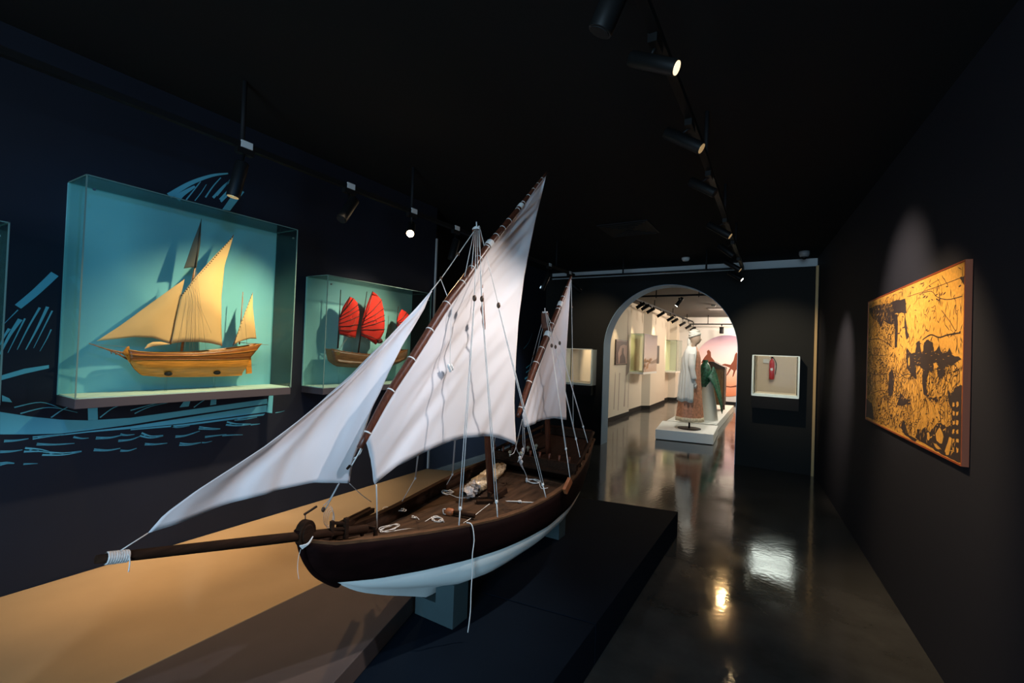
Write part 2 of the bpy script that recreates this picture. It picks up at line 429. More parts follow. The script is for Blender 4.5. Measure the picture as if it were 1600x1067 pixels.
# ---------------------------------------------------------------- platforms on the left
XS = -1.45
o = MB().poly([(LW+.004, -2.5, .002), (-1.985, -2.5, .002), (-1.985, 4.05, .002), (-2.35, 4.6, .002), (-2.8, 4.6, .002), (-2.8, 3.6, .002), (LW+.004, 3.5, .002)], (0, 0, .288)).build('platform', SAND, bevel=.004)
tag(o, 'long sand-coloured platform along the foot of the left wall', 'platform')
o = MB().poly([(-1.982, -2.5, .202), (-1.30, .9, .202), (-1.531, 1.69, .202), (-1.66, 2.1, .202), (-1.75, 2.6, .202), (-1.982, 2.6, .202)], (0, 0, .088)).build('platform', BROWN, bevel=.003)  # strip in a darker brown than the sand platform beside it
tag(o, 'dark brown platform strip between the sand platform and the blue block', 'platform')
mb = MB()
SE = [(-1.981, -2.5), (-.765, -2.5), (-.765, 2.135), (-1.981, 1.98)]
mb.poly([(x, y, .002) for x, y in SE], (0, 0, .198))
o = mb.build('platform', SEA, bevel=.003); tag(o, 'near deep blue platform panel the large model ship stands over', 'platform', 'deep blue platform panels')
SE = [(-1.981, 1.986), (-.765, 2.141), (-.765, 4.04), (-1.981, 3.8)]
o = MB().poly([(x, y, .002) for x, y in SE], (0, 0, .198)).build('platform', SEA, bevel=.003)
tag(o, 'rear deep blue platform panel with its corner towards the arch', 'platform', 'deep blue platform panels')

# ---------------------------------------------------------------- the large ship
SHIP = thing('sailing_ship_model', (XS, 2.2, .3), 'large dark-hulled model sailing ship with three white sails', 'model ship')
zg = [(1.03, .80), (1.13, .765), (1.33, .735), (1.5, .712), (1.67, .695), (1.87, .682), (2.05, .68), (2.26, .688), (2.48, .70), (2.64, .715), (2.82, .745), (3.05, .795), (3.3, .85)]
hg = [(1.03, .014), (1.13, .05), (1.33, .115), (1.46, .15), (1.67, .215), (1.87, .275), (2.05, .315), (2.26, .34), (2.48, .345), (2.7, .33), (2.82, .315), (3.05, .275), (3.3, .21)]
zw = [(1.15, .612), (1.31, .58), (1.5, .56), (1.7, .548), (1.9, .545), (2.3, .545), (2.6, .562), (2.9, .6), (3.25, .66)]
hw = [(1.15, .013), (1.31, .075), (1.46, .135), (1.68, .22), (1.87, .285), (2.05, .32), (2.27, .34), (2.6, .33), (2.9, .285), (3.1, .215), (3.25, .12)]
zk = [(1.165, .607), (1.22, .56), (1.29, .513), (1.42, .445), (1.587, .368), (1.69, .318), (1.8, .31), (2.05, .335), (2.5, .345), (3.05, .37)]
hG = lambda y: smooth_tab(hg, y) if y > 1.1 else interp(hg, y)
hW = lambda y: smooth_tab(hw, y) if y > 1.22 else interp(hw, y)
top, bot = hull_rows(zg, zw, zk, hG, hW, XS, stem=.03)
mb = MB(); mirror_hull(mb, top, XS)
stern = [Vector((XS+r[-1].x, r[-1].y, r[-1].z)) for r in top] + [Vector((XS-r[-1].x, r[-1].y, r[-1].z)) for r in top[::-1]]
mb._add(stern, [list(range(len(stern)))])
HULL = mb.build('hull', HULLD, SHIP, solid=.012)
mb = MB(); mirror_hull(mb, bot, XS)
stern = [Vector((XS+r[-1].x, r[-1].y, r[-1].z)) for r in bot] + [Vector((XS-r[-1].x, r[-1].y, r[-1].z)) for r in bot[::-1]]
mb._add(stern, [list(range(len(stern)))])
o = mb.build('underwater_hull', HULLW, SHIP); tag(o, 'white painted lower hull and keel')
# stem post with the round head
mb = MB()
stem = [(1.012, .845), (1.024, .80), (1.04, .75), (1.064, .705), (1.098, .66), (1.15, .614), (1.19, .585)]
mb.tube(catmull([(XS, y, z) for y, z in stem], 4), .016, 8)
mb.build('stem_post', HULLD, SHIP)
dc = at_x(477, 833, XS)
mb = MB().disc(dc, (1, .15, 0), .036, .03, 28, .047); mb.disc(dc+Vector((.016, 0, 0)), (1, .15, 0), .025, .008, 24, .034)
SD = mb.build('stem_head', WOODD, SHIP, bevel=.003); tag(SD, 'round dark wooden disc on the stem')
mb = MB().tube([at_x(477, 816, XS), at_x(477, 804, XS)], .002, 6); mb.bar(at_x(475, 804, XS), at_x(495, 791, XS), .006, .006)
mb.build('pin', DARKT, SD)
mb = MB()
for k in range(4):
    p0 = at_x(468+k*1.2, 853+k*1.5, XS+.03); p1 = at_x(489-k, 838+k*2.2, XS+.035)
    mb.tube(catmull([p0, p0.lerp(p1, .5)+Vector((.008, 0, -.006+.003*k)), p1], 5), .0022, 6)
mb.tube(catmull([at_x(470, 858, XS+.03), at_x(466, 872, XS+.03), at_x(465, 890, XS+.03), at_x(467, 905, XS+.03)], 5), .0009, 5)
mb.build('lashing', ROPE, SD)
# gunwale caps and bulwarks
def gun(y, off=0, dz=0, side=1): return Vector((XS+side*(hG(y)+off), y, interp(zg, y)+dz))
ys = [1.04+i*(3.29-1.04)/60 for i in range(61)]
for sd in (1, -1):
    mb = MB(); P = []
    for y in ys:
        a, c = gun(y, .006, .004, sd), gun(y, -.024 if y > 1.2 else -.01, .004, sd)
        P.append([a-Vector((0, 0, .01)), a+Vector((0, 0, .006)), c+Vector((0, 0, .006)), c-Vector((0, 0, .01))])
    mb.grid(P, False, True)
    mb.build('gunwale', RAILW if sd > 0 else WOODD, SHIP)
    mb = MB(); P = []
    for y in ys:
        c = gun(y, -.02 if y > 1.2 else -.012, -.004, sd); dd = Vector((0, 0, -.075 if y > 1.5 else lerp(.012, -.075, 1) * min(1, (y-1.02)/.45)))
        P.append([c, c+dd])
    mb.grid(P, True); mb.build('bulwark', WOODD, SHIP, solid=.004)
def deckz(y): return interp(zg, y) - .062*min(1, max(.12, (y-1.02)/.45))
mb = MB(); P = []
for y in [1.06+i*(2.72-1.06)/40 for i in range(41)]:
    h = max(.004, hG(y)-.018); P.append([Vector((XS+h*t, y, deckz(y)+.012*(1-t*t))) for t in [-1+k/6 for k in range(13)]])
mb.grid(P, True); mb.build('deck', DECK, SHIP, solid=.006)
mb = MB(); P = []
for y in [2.70+i*.5/10 for i in range(11)]:
    h = max(.004, hG(y)-.02); P.append([Vector((XS+h*t, y, .64+.06*(y-2.7))) for t in [-1+k/4 for k in range(9)]])
mb.grid(P, True); mb.build('lower_deck', WOODD, SHIP, solid=.006)
# raised stern deck with its front beam, rails and rail pegs
mb = MB(); P = []
for y in [2.70+i*.58/10 for i in range(11)]:
    h = max(.004, hG(y)-.015); P.append([Vector((XS+h*t, y, interp(zg, y)-.005+.01*(y-2.7))) for t in [-1+k/4 for k in range(9)]])
mb.grid(P, True); PD = mb.build('poop_deck', WOODD, SHIP, solid=.01)
mb = MB().box((XS-.335, 2.675, .755), (XS+.335, 2.705, .80)); mb.box((XS-.33, 2.672, .745), (XS+.33, 2.69, .757))
BEAM = mb.build('deck_beam', WOODD, SHIP, bevel=.004)
for k in range(9):
    x = XS-.28+k*.07; MB().tube([(x, 2.69, .79), (x, 2.69, .835)], [.006, .008], 8).build('rail_peg', WOODR, BEAM)
for sd in (1, -1):
    mb = MB()
    mb.tube([gun(y, -.01, .055, sd) for y in [2.68+i*.06 for i in range(11)]], .012, 8)
    for i in range(6):
        y = 2.7+i*.11; mb.tube([gun(y, -.012, -.01, sd), gun(y, -.01, .055, sd)], .006, 6)
    mb.build('stern_rail', WOODD, SHIP)
mb = MB().tube([(XS-.2, 3.28, .905), (XS+.2, 3.28, .905)], .013, 8)
mb.box((XS-.2, 3.27, .84), (XS+.2, 3.285, .9)); mb.build('stern_rail', WOODD, SHIP)
for i, (px, py) in enumerate([(797, 706), (825, 699), (838, 696), (814, 708)]):
    p = at_z(px, py, .81)
    mb = MB().blob(p, .013, .013, .012, 10, 6); mb.tube([p-Vector((0, 0, .03)), p], .006, 6)
    mb.build('deck_knob', mat('pale_wood', (.42, .36, .25), .6), SHIP)
mb = MB(); p = at_z(887, 757, .735); mb.bar(p+Vector((-.004, -.03, -.035)), p+Vector((.0, .035, .02)), .02, .045)
mb.build('rail_end', ORANGEW, SHIP, bevel=.003)
# bowsprit
tip = at_x(150, 874, XS); bas = at_x(572, 826, XS)
bas.z = max(bas.z, deckz(bas.y)+.03)
mb = MB().tube([tip, tip.lerp(bas, .1), tip.lerp(bas, .5), bas], [.0105, .014, .0165, .0165], 12)
BS = mb.build('bowsprit', WOODD, SHIP)
mb = MB(); d = (bas-tip).normalized(); p0 = tip.lerp(bas, .025); 
for k in range(9):
    p = p0 + d*(.0052*k); mb.tube([p-d*.0028, p, p+d*.0028], [.0145, .0165, .0145], 12, False)
mb.tube(catmull([p0+Vector((.014, .04, 0)), p0+Vector((.016, .042, -.02)), p0+Vector((.017, .04, -.045))], 4), .0016, 5)
mb.build('tip_lashing', TAPE, BS)
# timber fittings on the foredeck
def zdeck(px, py, dz=0.0):
    z = .72
    for _ in range(6):
        p = at_z(px, py, z); z = deckz(p.y) + .01 + dz
    return at_z(px, py, z)
mb = MB(); a = zdeck(533, 823, .05); c = zdeck(582, 797, .03); mb.bar(a, c, .022, .022); mb.bar(a+Vector((-.022, 0, -.004)), c+Vector((-.022, 0, -.004)), .012, .03)
mb.build('cathead_beam', WOODD, SHIP, bevel=.002)
mb = MB(); a = zdeck(519, 817, .075); c = zdeck(541, 817, .075)
for dz in (0, -.022): mb.bar(a+Vector((0, 0, dz)), c+Vector((0, 0, dz)), .012, .01)
mb.bar(a+Vector((0, 0, .008)), a-Vector((0, 0, .05)), .014, .014); mb.bar(c+Vector((0, 0, .02)), c-Vector((0, 0, .06)), .016, .016)
mb.build('bitts', WOODD, SHIP, bevel=.002)
mb = MB(); a = zdeck(566, 822, .05); c = zdeck(587, 825, .05)
mb.bar(a, c, .014, .012); mb.bar(a, a-Vector((0, 0, .04)), .012, .012); mb.bar(c, c-Vector((0, 0, .04)), .014, .014)
mb.build('bitts', WOODD, SHIP, bevel=.002)
# mooring piece by the main mast
a = zdeck(698, 799, .02); c = zdeck(742, 806, .02); d = (c-a).normalized()
mb = MB().tube([a+d*.03, c], .011, 10); TL = mb.build('tiller', WOODD, SHIP)
mb = MB().tube([a-d*.005, a+d*.005, a+d*.03, a+d*.04], [.011, .019, .02, .012], 12); tag(mb.build('knob', ORANGEW, TL), 'orange-brown rounded knob')
mb = MB().tube(catmull([a+Vector((0, -.012, .016)), a+Vector((-.016, -.01, .01)), a+Vector((-.015, -.006, -.012)), a+Vector((0, 0, -.016))], 4), .003, 6); mb.build('ring', ROPE, TL)
# masts
YS = XS+.055      # yards hang on the starboard side of the masts
m1a, m1b = Vector((XS, 2.24, .62)), at_x(745, 357, XS)
mb = MB().tube([m1a, m1a.lerp(m1b, .5), m1b], [.022, .02, .017], 14); M1 = mb.build('mast', WOODR, SHIP)
d1 = (m1b-m1a).normalized()
mb = MB().bar(m1b-d1*.10, m1b-d1*.004, .04, .036, (0, 1, 0)); mb.build('masthead', WOODR, M1, bevel=.004)
mb = MB().tube([m1b-d1*.004, m1b+d1*.006], .021, 12)
for s_ in (-1, 1): mb.tube(catmull([m1b+Vector((.02*s_, -.01, -.005)), m1b+Vector((.012*s_, .004, .012)), m1b+Vector((-.005*s_, .012, .008))], 4), .004, 6)
mb.tube([m1b, m1b+d1*.035], .0035, 6); mb.build('masthead_lashing', ROPE, M1)
mb = MB().bar(m1a+Vector((.03, -.05, .03)), m1a+Vector((.05, .07, .06)), .03, .035); mb.bar(m1a+Vector((-.02, -.12, .02)), m1a+Vector((.05, -.06, .02)), .035, .03)
mb.bar(m1a+Vector((.02, -.05, .0)), m1a+Vector((.02, -.05, .07)), .02, .02); mb.build('mast_step', WOODD, SHIP, bevel=.003)
m2a, m2b = at_x(857, 735, XS), at_x(851.5, 488, XS)
mb = MB().tube([m2a, m2a.lerp(m2b, .5), m2b], [.021, .019, .015], 14); M2 = mb.build('mast', WOODR, SHIP)
d2 = (m2b-m2a).normalized()
mb = MB().bar(m2b-d2*.11, m2b-d2*.004, .042, .038, (0, 1, 0)); mb.build('masthead', WOODR, M2, bevel=.004)
mb = MB().tube([m2b-d2*.004, m2b+d2*.006], .02, 12); mb.tube([m2b, m2b+d2*.03], .003, 6); mb.build('masthead_lashing', ROPE, M2)
# yards with seizings
RPROF = [(0, .62), (.15, .85), (.4, 1), (.7, .85), (1, .3)]
def yard(pxs, r, ties, wraps):
    n = 48; ax = resample(catmull([at_x(*p, YS) for p in pxs], 6), n+1)
    MBY = MB().tube(ax, [r*interp(RPROF, i/n) for i in range(n+1)], 12)
    Y = MBY.build('yard', WOODR, SHIP)
    def at(t):
        k = min(n-1, int(t*n)); return ax[k].lerp(ax[k+1], t*n-k), (ax[k+1]-ax[k]).normalized()
    for t in ties:
        rr = r*interp(RPROF, t)+.0015
        p, d = at(t); MB().tube([p-d*.003, p-d*.001, p+d*.001, p+d*.003], [rr-.001, rr, rr, rr-.001], 12, False).build('seizing', ROPE, Y)
    for t in wraps:
        rr = r*interp(RPROF, t)+.003
        p, d = at(t); mb = MB()
        for k in range(5): q = p+d*(.008*k-.016); mb.tube([q-d*.005, q, q+d*.005], [rr-.001, rr+.001, rr-.001], 12, False)
        mb.build('lashing_band', TAPE, Y)
yard([(562, 700), (592, 643), (611.5, 609), (645.5, 557.5), (699, 473), (723.5, 440), (738.5, 418.5), (763.5, 383), (783.5, 359.5), (814.5, 321), (837.5, 291), (854, 270)], .0205, [.03, .12, .2, .28, .36, .435, .49, .53, .575, .63, .67, .71, .77, .81, .85, .89, .925, .96], [.59, .79])
yard([(809, 651), (830, 588), (849.5, 537), (870, 489), (892.5, 431)], .021, [.05, .2, .32, .42, .6, .72, .82, .9], [.52, .76])
# sails
def wrinkles(amp, seed, dirv, fine=1.0):
    def f(u, v, q):
        s_ = q.y*dirv[0] + q.z*dirv[1]
        t = q.y*-dirv[1] + q.z*dirv[0]
        e = min(1, 5*min(u, 1-u))
        return amp*e*(noise.noise(Vector((s_*1.2, t*9*fine, seed))) + .6*noise.noise(Vector((s_*2.5, t*21*fine, seed+3))))
    return f
w1 = wrinkles(.03, 4, (.76, .65), 1.5); w2 = wrinkles(.026, 9, (.55, .83)); w3 = wrinkles(.014, 15, (.45, .89))
X1 = YS+.01
head1 = [at_x(px, py, X1) for px, py in [(571, 689), (597, 644), (617, 612), (637, 581), (651.5, 560), (705, 476), (729, 443), (744, 421), (768, 385), (787, 361), (817, 322), (839, 292), (853.5, 274)]]
leech1 = [at_x(px, py, X1) for px, py in [(806.5, 695), (804.3, 660), (803.5, 626), (806, 562), (810, 501), (819, 432), (836, 346), (846, 305), (853.5, 274)]]
foot1 = [at_x(px, py, X1) for px, py in [(571, 689), (574.5, 697), (580.6, 718), (587.5, 758), (601, 747), (622, 729), (653, 715), (675.5, 704), (710.5, 689.5), (735, 684.5), (758, 682), (769, 682), (788, 686.5), (800, 692), (806.5, 695)]]
def dsp1(u, v, q):
    e = math.sin(math.pi*u)*math.sin(math.pi*min(1, v*1.0+.12))*.05
    g = w1(u, v, q)*(.35+.65*v+.5*max(0, .25-u))
    return (-e + g, 0, 0)
P = sail_grid(foot1, head1, leech1, 60, 60, dsp1)
SM = MB().grid(P).build('mainsail', SAIL, SHIP, solid=.002)
head2 = [at_x(px, py, X1) for px, py in [(816, 648), (836, 589), (855.5, 538), (875, 490), (892, 436)]]
leech2 = [at_x(px, py, X1) for px, py in [(885, 656), (883.6, 611), (885, 547), (889, 484), (892, 436)]]
foot2 = [at_x(px, py, X1) for px, py in [(816, 648), (820.5, 668), (830, 664), (841, 659.5), (852, 656.5), (868, 653.5), (885, 656)]]
P = sail_grid(foot2, head2, leech2, 40, 40, lambda u, v, q: (-math.sin(math.pi*u)*math.sin(math.pi*min(1, v+.1))*.04 + w2(u, v, q)*.7, 0, 0))
SZ = MB().grid(P).build('mizzen_sail', SAIL, SHIP, solid=.002)
luff = [at_x(px, py, XS) for px, py in [(231, 833), (256, 804), (306, 767), (365, 729), (412, 698), (462, 660), (511, 620), (545, 592), (587, 547), (624, 508), (650, 481), (673, 455)]]
leechj = [at_x(px, py, XS) for px, py in [(546, 755), (549, 735), (554, 713), (561, 695), (568, 678), (583, 634), (592, 617), (608, 581), (629, 539), (645, 513), (663, 482), (673, 455)]]
footj = [at_x(px, py, XS) for px, py in [(231, 833), (306, 810), (350, 794), (394, 780), (441, 768), (497, 755.5), (520, 755), (546, 755)]]
def dspj(u, v, q):
    e = math.sin(math.pi*u)*math.sin(math.pi*min(1, v+.15))*.05
    folds = .017*math.sin(u*17+v*2.0)*math.exp(-((u-.3)/.25)**2)*math.sin(math.pi*min(1, v*.8+.15))
    return (e*-1 + folds + w3(u, v, q)*.8, 0, 0)
P = sail_grid(footj, luff, leechj, 50, 60, dspj)
SJ = MB().grid(P).build('jib', SAIL, SHIP, solid=.002)
mb = MB().bar(at_x(547, 727, XS+.012), at_x(542, 733, XS+.012), .008, .006); mb.build('toggle', WOODD, SJ)
# running rigging
def rope(name, pts, r=.0022, m=None, parent=SHIP, sm=True, n=6):
    return MB().tube(catmull(pts, 5) if sm and len(pts) > 2 else pts, r, n).build(name, m or ROPE, parent)
def pulley(p, parent, r=.014):
    mb = MB().blob(p, r*.7, r*.8, r*1.15, 10, 8); mb.build('pulley_block', PULLEY, parent)
def gz(px, py):
    """where a rope meets the starboard gunwale"""
    best = None
    for i in range(400):
        y = 1.1+i*.0055; p = gun(y, -.01, .008); d = p-Vector(CAM); z = d.dot(Vector(FWD))
        e = abs(800+F*d.dot(Vector(RT))/z-px)
        if best is None or e < best[0]: best = (e, p)
    return best[1]
XR = YS+.085
for (bx, by), (ex, ey), (tx, ty) in [((741.5, 466), (717, 824), (744, 357)), ((753, 467), (778, 812), (749, 357)), ((779, 477), (853, 783), (750, 357))]:
    bl = at_x(bx, by, XR); en = gz(ex, ey); mt = at_x(tx, ty, XS+.02)
    r = rope('shroud', [mt, bl], .0018)
    pulley(bl, r)
    u_ = bl.lerp(en, .93)
    mb = MB()
    for o_ in (-.004, .004): mb.tube([bl+Vector((o_*.5, 0, -.01)), u_+Vector((o_, o_, 0))], .0019, 6)
    mb.tube([u_, en], .003, 6); mb.blob(u_, .008, .008, .01, 8, 6)
    mb.build('tackle', ROPE, r)
for (bx, by), (ex, ey), (tx, ty) in [((862, 540), (891, 744), (852, 488)), ((868, 542), (909, 724), (853, 488)), ((874.5, 536), (921, 690), (854, 489))]:
    bl = at_x(bx, by, XR-.01); mt = at_x(tx, ty, XS+.015); en = gz(ex, ey)
    r = rope('shroud', [mt, bl], .0018); pulley(bl, r, .012)
    k = bl.lerp(en, .78); mb = MB()
    for o_ in (-.005, .005): mb.tube([bl+Vector((0, o_*.4, -.01)), k+Vector((0, o_, 0))], .0018, 6)
    mb.tube([k, en], .0022, 6); mb.blob(k, .007, .007, .009, 8, 6); mb.build('tackle', ROPE, r)
r = rope('backstay', [at_x(892.5, 437, X1), at_x(894.5, 560, XS+.05), at_x(896, 693, XS)], .002)
for t in ((893.7, 480), (895, 605), (895.8, 665)): pulley(at_x(*t, XS+.05), r, .008)
# port shrouds seen under the foot of the mainsail, with their loose ends
for s0, kk, e0, s1 in [((656, 716), (649, 747), (625, 789), .004), ((713, 690), (707, 741), (698, 757), .005), ((777, 690), (771, 700), (764, 730), .004)]:
    XP = XS-.2
    r = MB()
    for o_ in (-s1, s1): r.tube([at_x(s0[0], s0[1]-30, XP+.12)+Vector((0, o_, 0)), at_x(*kk, XP)+Vector((0, o_*.6, 0))], .0017, 6)
    r.tube([at_x(*kk, XP), at_x(*e0, XP-.04)], .002, 6); r.blob(at_x(*kk, XP), .006, .006, .009, 8, 6)
    r.build('port_shroud', ROPEG, SHIP)
for s0, e0 in [((848, 500), (824, 592)), ((851, 500), (832, 585))]:
    r = rope('port_shroud', [at_x(*s0, XS-.02), at_x((s0[0]+e0[0])/2-3, (s0[1]+e0[1])/2+10, XS-.08), at_x(e0[0]-5, e0[1]+20, XS-.16)], .0018, ROPEG)
    pulley(at_x((s0[0]+e0[0])/2-3, (s0[1]+e0[1])/2+10, XS-.08), r, .008)
# rope loops from the masthead forward, jib halyard and sheets
r = rope('jib_halyard', [at_x(743, 358, XS), at_x(716, 397, XS-.02), at_x(690, 434, XS-.01), at_x(673, 455, XS)], .0022); pulley(at_x(716, 397, XS-.02), r, .009); pulley(at_x(689, 435, XS-.01), r, .009)
rope('halyard_guy', [at_x(689, 437, XS), at_x(704, 476, YS+.02)], .0018)
for a_, c_ in [((741, 360), (726, 432)), ((742, 362), (737, 420)), ((746, 360), (746, 420)), ((748, 360), (752, 466))]:
    rope('yard_halyard', [at_x(*a_, XS+.022), at_x(*c_, YS+.028)], .0018)
rope('hanging_line', [at_x(706, 480, YS+.024), at_x(704, 530, YS+.012), at_x(703, 572, YS+.008)], .0013)
mb = MB()
for k in range(5):
    p = at_x(701+2.2*k*.6, 572+(k % 3)*3, YS+.008); mb.blob(p, .008, .008, .011, 8, 6, .3, 3, k)
mb.build('knot', ROPE, SHIP)
rope('bowsprit_stay', [at_x(176, 868, XS), at_x(231, 833, XS)], .0016)
rope('jib_sheet', [at_x(530, 755, XS), at_x(513, 787, XS-.03), at_x(507, 797, XS-.04)], .0022, ROPEG)
rope('jib_sheet', [at_x(528, 757, XS), at_x(515, 780, XS-.03), at_x(505, 790, XS-.04)], .0014, ROPEG)
mb = MB()
for k in range(4):
    c_ = at_x(513+k*1.5, 806+k, XS-.04); mb.tube([c_+Vector((0, .022*math.cos(t)*(1-.1*k), .038*math.sin(t)-.004*k)) for t in [2*math.pi*i/16 for i in range(17)]], .0008, 5)
pulley(at_x(505, 796, XS-.04), SHIP, .009); mb.build('rope_coil', ROPE, SHIP)
rope('jib_sheet', [at_x(546, 755, XS), at_x(565, 773, XS-.05), at_x(580, 784, XS-.1)], .0014, ROPEG)
rope('yard_tackle', [at_x(569, 688, YS), at_x(561, 707, YS), at_x(549, 728, XS+.01)], .003); rope('yard_tackle', [at_x(569, 687, YS), at_x(563, 708, YS), at_x(553, 716, XS+.01)], .002)
tk = zdeck(589, 830, .004); rope('tack_line', [at_x(588, 757, X1), at_x(589, 790, X1-.03), tk], .0026)
# loose loops of cord on the deck
def coil(px, py, rx, ry, turns, seed, r=.0018, tail=None, dz=.004):
    rnd = random.Random(seed); c_ = zdeck(px, py, dz); pts = []
    for i in range(int(turns*10)):
        t = 2*math.pi*i/10; q = 1+.3*rnd.uniform(-1, 1)
        pts.append(c_+Vector((rx*q*math.cos(t)+.008*rnd.uniform(-1, 1), ry*q*math.sin(t), .0012*(i % 7)+.002)))
    if tail:
        for (tx, ty) in tail: pts.append(zdeck(tx, ty, .003))
    return MB().tube(catmull(pts, 3), r, 5).build('rope_coil', ROPE, SHIP)
coil(608, 827, .022, .05, 3, 1, .0019, [(640, 826), (664, 828)])
coil(683, 813, .03, .022, 3.5, 2, .002, [(664, 815)])
coil(700, 770, .03, .03, 3, 3, .0018, [(720, 778), (750, 776)])
coil(833, 753, .045, .03, 3.2, 4, .0022, [(846, 763), (856, 762)])
coil(627, 798, .016, .016, 2, 5, .0016, [(606, 792), (598, 795), (612, 805), (622, 803)], .03)
coil(812, 785, .006, .006, 2, 6, .003, [(790, 783), (835, 785), (850, 784)])
coil(646, 809, .012, .008, 1.2, 8, .0018, [(655, 812)])
rope('deck_cord', [zdeck(765, 787, .03), zdeck(752, 797, .01), zdeck(738, 808, .01), zdeck(724, 817, .005)], .0018)
# loose bundle of cords at the foot of the mainsail leech
for sx, sy, pts in [(806, 695, [(808, 704), (812, 712), (809, 722)]), (817, 652, [(817, 690), (818, 702), (814, 720), (822, 742), (825, 752)]), (819, 668, [(820, 700), (816, 714), (812, 722), (818, 734)]), (816, 655, [(808, 690), (803, 707), (796, 711)])]:
    rope('loose_sheet', [at_x(sx, sy, X1)] + [at_x(px, py, X1-.02) for px, py in pts], .0018, ROPEG)
mb = MB()
for k, (px, py) in enumerate([(812, 716), (817, 703), (815, 722), (823, 750)]):
    mb.blob(at_x(px, py, X1-.02), .008, .008, .015, 8, 6, .4, 3, k); 
mb.build('knot', ROPEG, SHIP)
# cord hanging over the side
g0 = gz(731, 826); 
hp = [g0+Vector((-.01, 0, .004)), g0+Vector((.02, 0, .0)), g0+Vector((.035, .0, -.06))]
for px, py in [(738, 868), (738, 892), (736, 925), (735, 955), (731, 988)]: hp.append(at_x(px, py, g0.x+.04))
rope('hanging_cord', hp, .0024)
# things lying on the deck
p = at_z(597, 804, .73); mb = MB()
P = [[zdeck(589+16*i/8, 798+j*1.5+i*.4, .012+.008*math.sin(i*1.1+j)) for i in range(9)] for j in range(8)]
o = mb.grid(P).build('paper_scrap', mat('white_paper', (.8, .78, .74), .8), None, solid=.001)
tag(o, 'small white crumpled scrap lying on the foredeck by the tack line', 'scrap')
a, c = zdeck(727, 772, .05), zdeck(788, 726, .07)
PK = thing('wrapped_parcel', a.lerp(c, .5), 'long bubble-wrapped parcel lying on deck behind the main mast', 'parcel')
d = (c-a); L_ = d.length; d.normalize(); n_ = d.cross(Vector((0, 0, 1))).normalized()
def parcel(t0, t1, rw, rh, amp, fr, seed):
    P = []
    for i in range(29):
        t = t0+(t1-t0)*i/28; e = interp([(0, .35), (.06, .8), (.15, .8), (.3, 1), (.8, .9), (.93, .6), (1, .3)], t)
        row = []
        for k in range(24):
            th = 2*math.pi*k/24; q = 1+amp*noise.noise(Vector((t*fr*2, math.cos(th)*fr*.35, math.sin(th)*fr*.35+seed)))
            row.append(a+d*(L_*t) + (n_*math.cos(th)*rw + Vector((0, 0, 1))*math.sin(th)*rh)*e*q)
        P.append(row)
    return MB().grid(P, True, True)
parcel(.18, .97, .05, .042, .3, 14, 0).build('wrapping', mat('bubble_wrap', (.5, .38, .24), .22, spec=.8, bump=.8, bump_scale=110), PK)
parcel(-.02, .22, .047, .038, .6, 10, 5).build('plastic_end', mat('crinkled_clear_plastic', (.42, .38, .36), .12, spec=1, bump=1, bump_scale=60), PK)

# cradle blocks under the keel
def cradle(x0, x1, xs, y0, y1, zb, zt, label):
    mb = MB()
    out = [(x0, zb), (x1, zb), (x1, zt), (xs, zt), (xs, lerp(zb, zt, .45)), (x0, lerp(zb, zt, .45))]
    mb.poly([(x, y0, z) for x, z in out], (0, y1-y0, 0))
    o = mb.build('cradle_block', BLOCKB, None, bevel=.003); tag(o, label, 'support block', 'ship cradle blocks')
cradle(-1.53, -1.298, -1.405, 1.715, 1.83, .2, .402, 'notched blue block holding up the ship near its bow')
cradle(-1.53, -1.33, -1.41, 2.92, 3.03, .2, .372, 'blue block half hidden under the stern of the large ship')

# ---------------------------------------------------------------- wall mural (flat print on the left wall)
mb = MB(); XM = LW+.001
def stroke(pts, w0, w1=None, x=XM):
    """tapering brush stroke through pixels, drawn on the wall"""
    w1 = w0*.2 if w1 is None else w1
    q = catmull([at_x(px, py, x) for px, py in pts], 5); L, R = [], []
    for i, p in enumerate(q):
        d = (q[min(i+1, len(q)-1)]-q[max(i-1, 0)]); n = Vector((0, -d.z, d.y)).normalized()*lerp(w0, w1, i/(len(q)-1))/2
        L.append(p+n); R.append(p-n)
    mb.grid([[l, r] for l, r in zip(L, R)], False)
def shape(pts, x=XM): mb._add([at_x(px, py, x) for px, py in pts], [list(range(len(pts)))])
z4 = lambda l: [(px/3.1375, 560+py/3.1375) for px, py in l]
def band(t, b_):
    for (x0, y0), (x1, y1), (u0, v0), (u1, v1) in zip(t, t[1:], b_, b_[1:]): shape([(x0, y0), (x1, y1), (u1, v1), (u0, v0)])
band(z4([(0, 262), (150, 285), (300, 300), (430, 304), (640, 291), (900, 255), (1310, 198)]), z4([(0, 372), (150, 372), (300, 368), (430, 352), (640, 324), (900, 282), (1310, 222)]))
band(z4([(300, 372), (430, 357), (640, 333), (900, 292), (1308, 228)]), z4([(300, 378), (430, 363), (640, 345), (900, 318), (1306, 262)]))
band(z4([(640, 347), (900, 322), (1300, 270)]), z4([(640, 352), (900, 331), (1290, 280)]))
shape(z4([(1318, 183), (1340, 182), (1334, 268), (1306, 264)]))
shape(z4([(430, 228), (478, 225), (480, 300), (432, 306)])); shape(z4([(905, 205), (935, 203), (925, 235), (880, 240)])); shape(z4([(1035, 196), (1062, 195), (1060, 225), (1030, 230)])); shape(z4([(10, 180), (45, 195), (60, 215), (10, 210)]))
for l in [[(70, 240), (200, 215), (300, 245)], [(250, 290), (330, 240), (420, 228)], [(490, 290), (560, 240), (640, 222)], [(660, 270), (740, 235), (850, 212)], [(640, 255), (760, 222), (820, 215)], [(100, 270), (240, 240), (380, 265)], [(950, 240), (1000, 205), (1030, 200)]]: stroke(z4(l), .006)
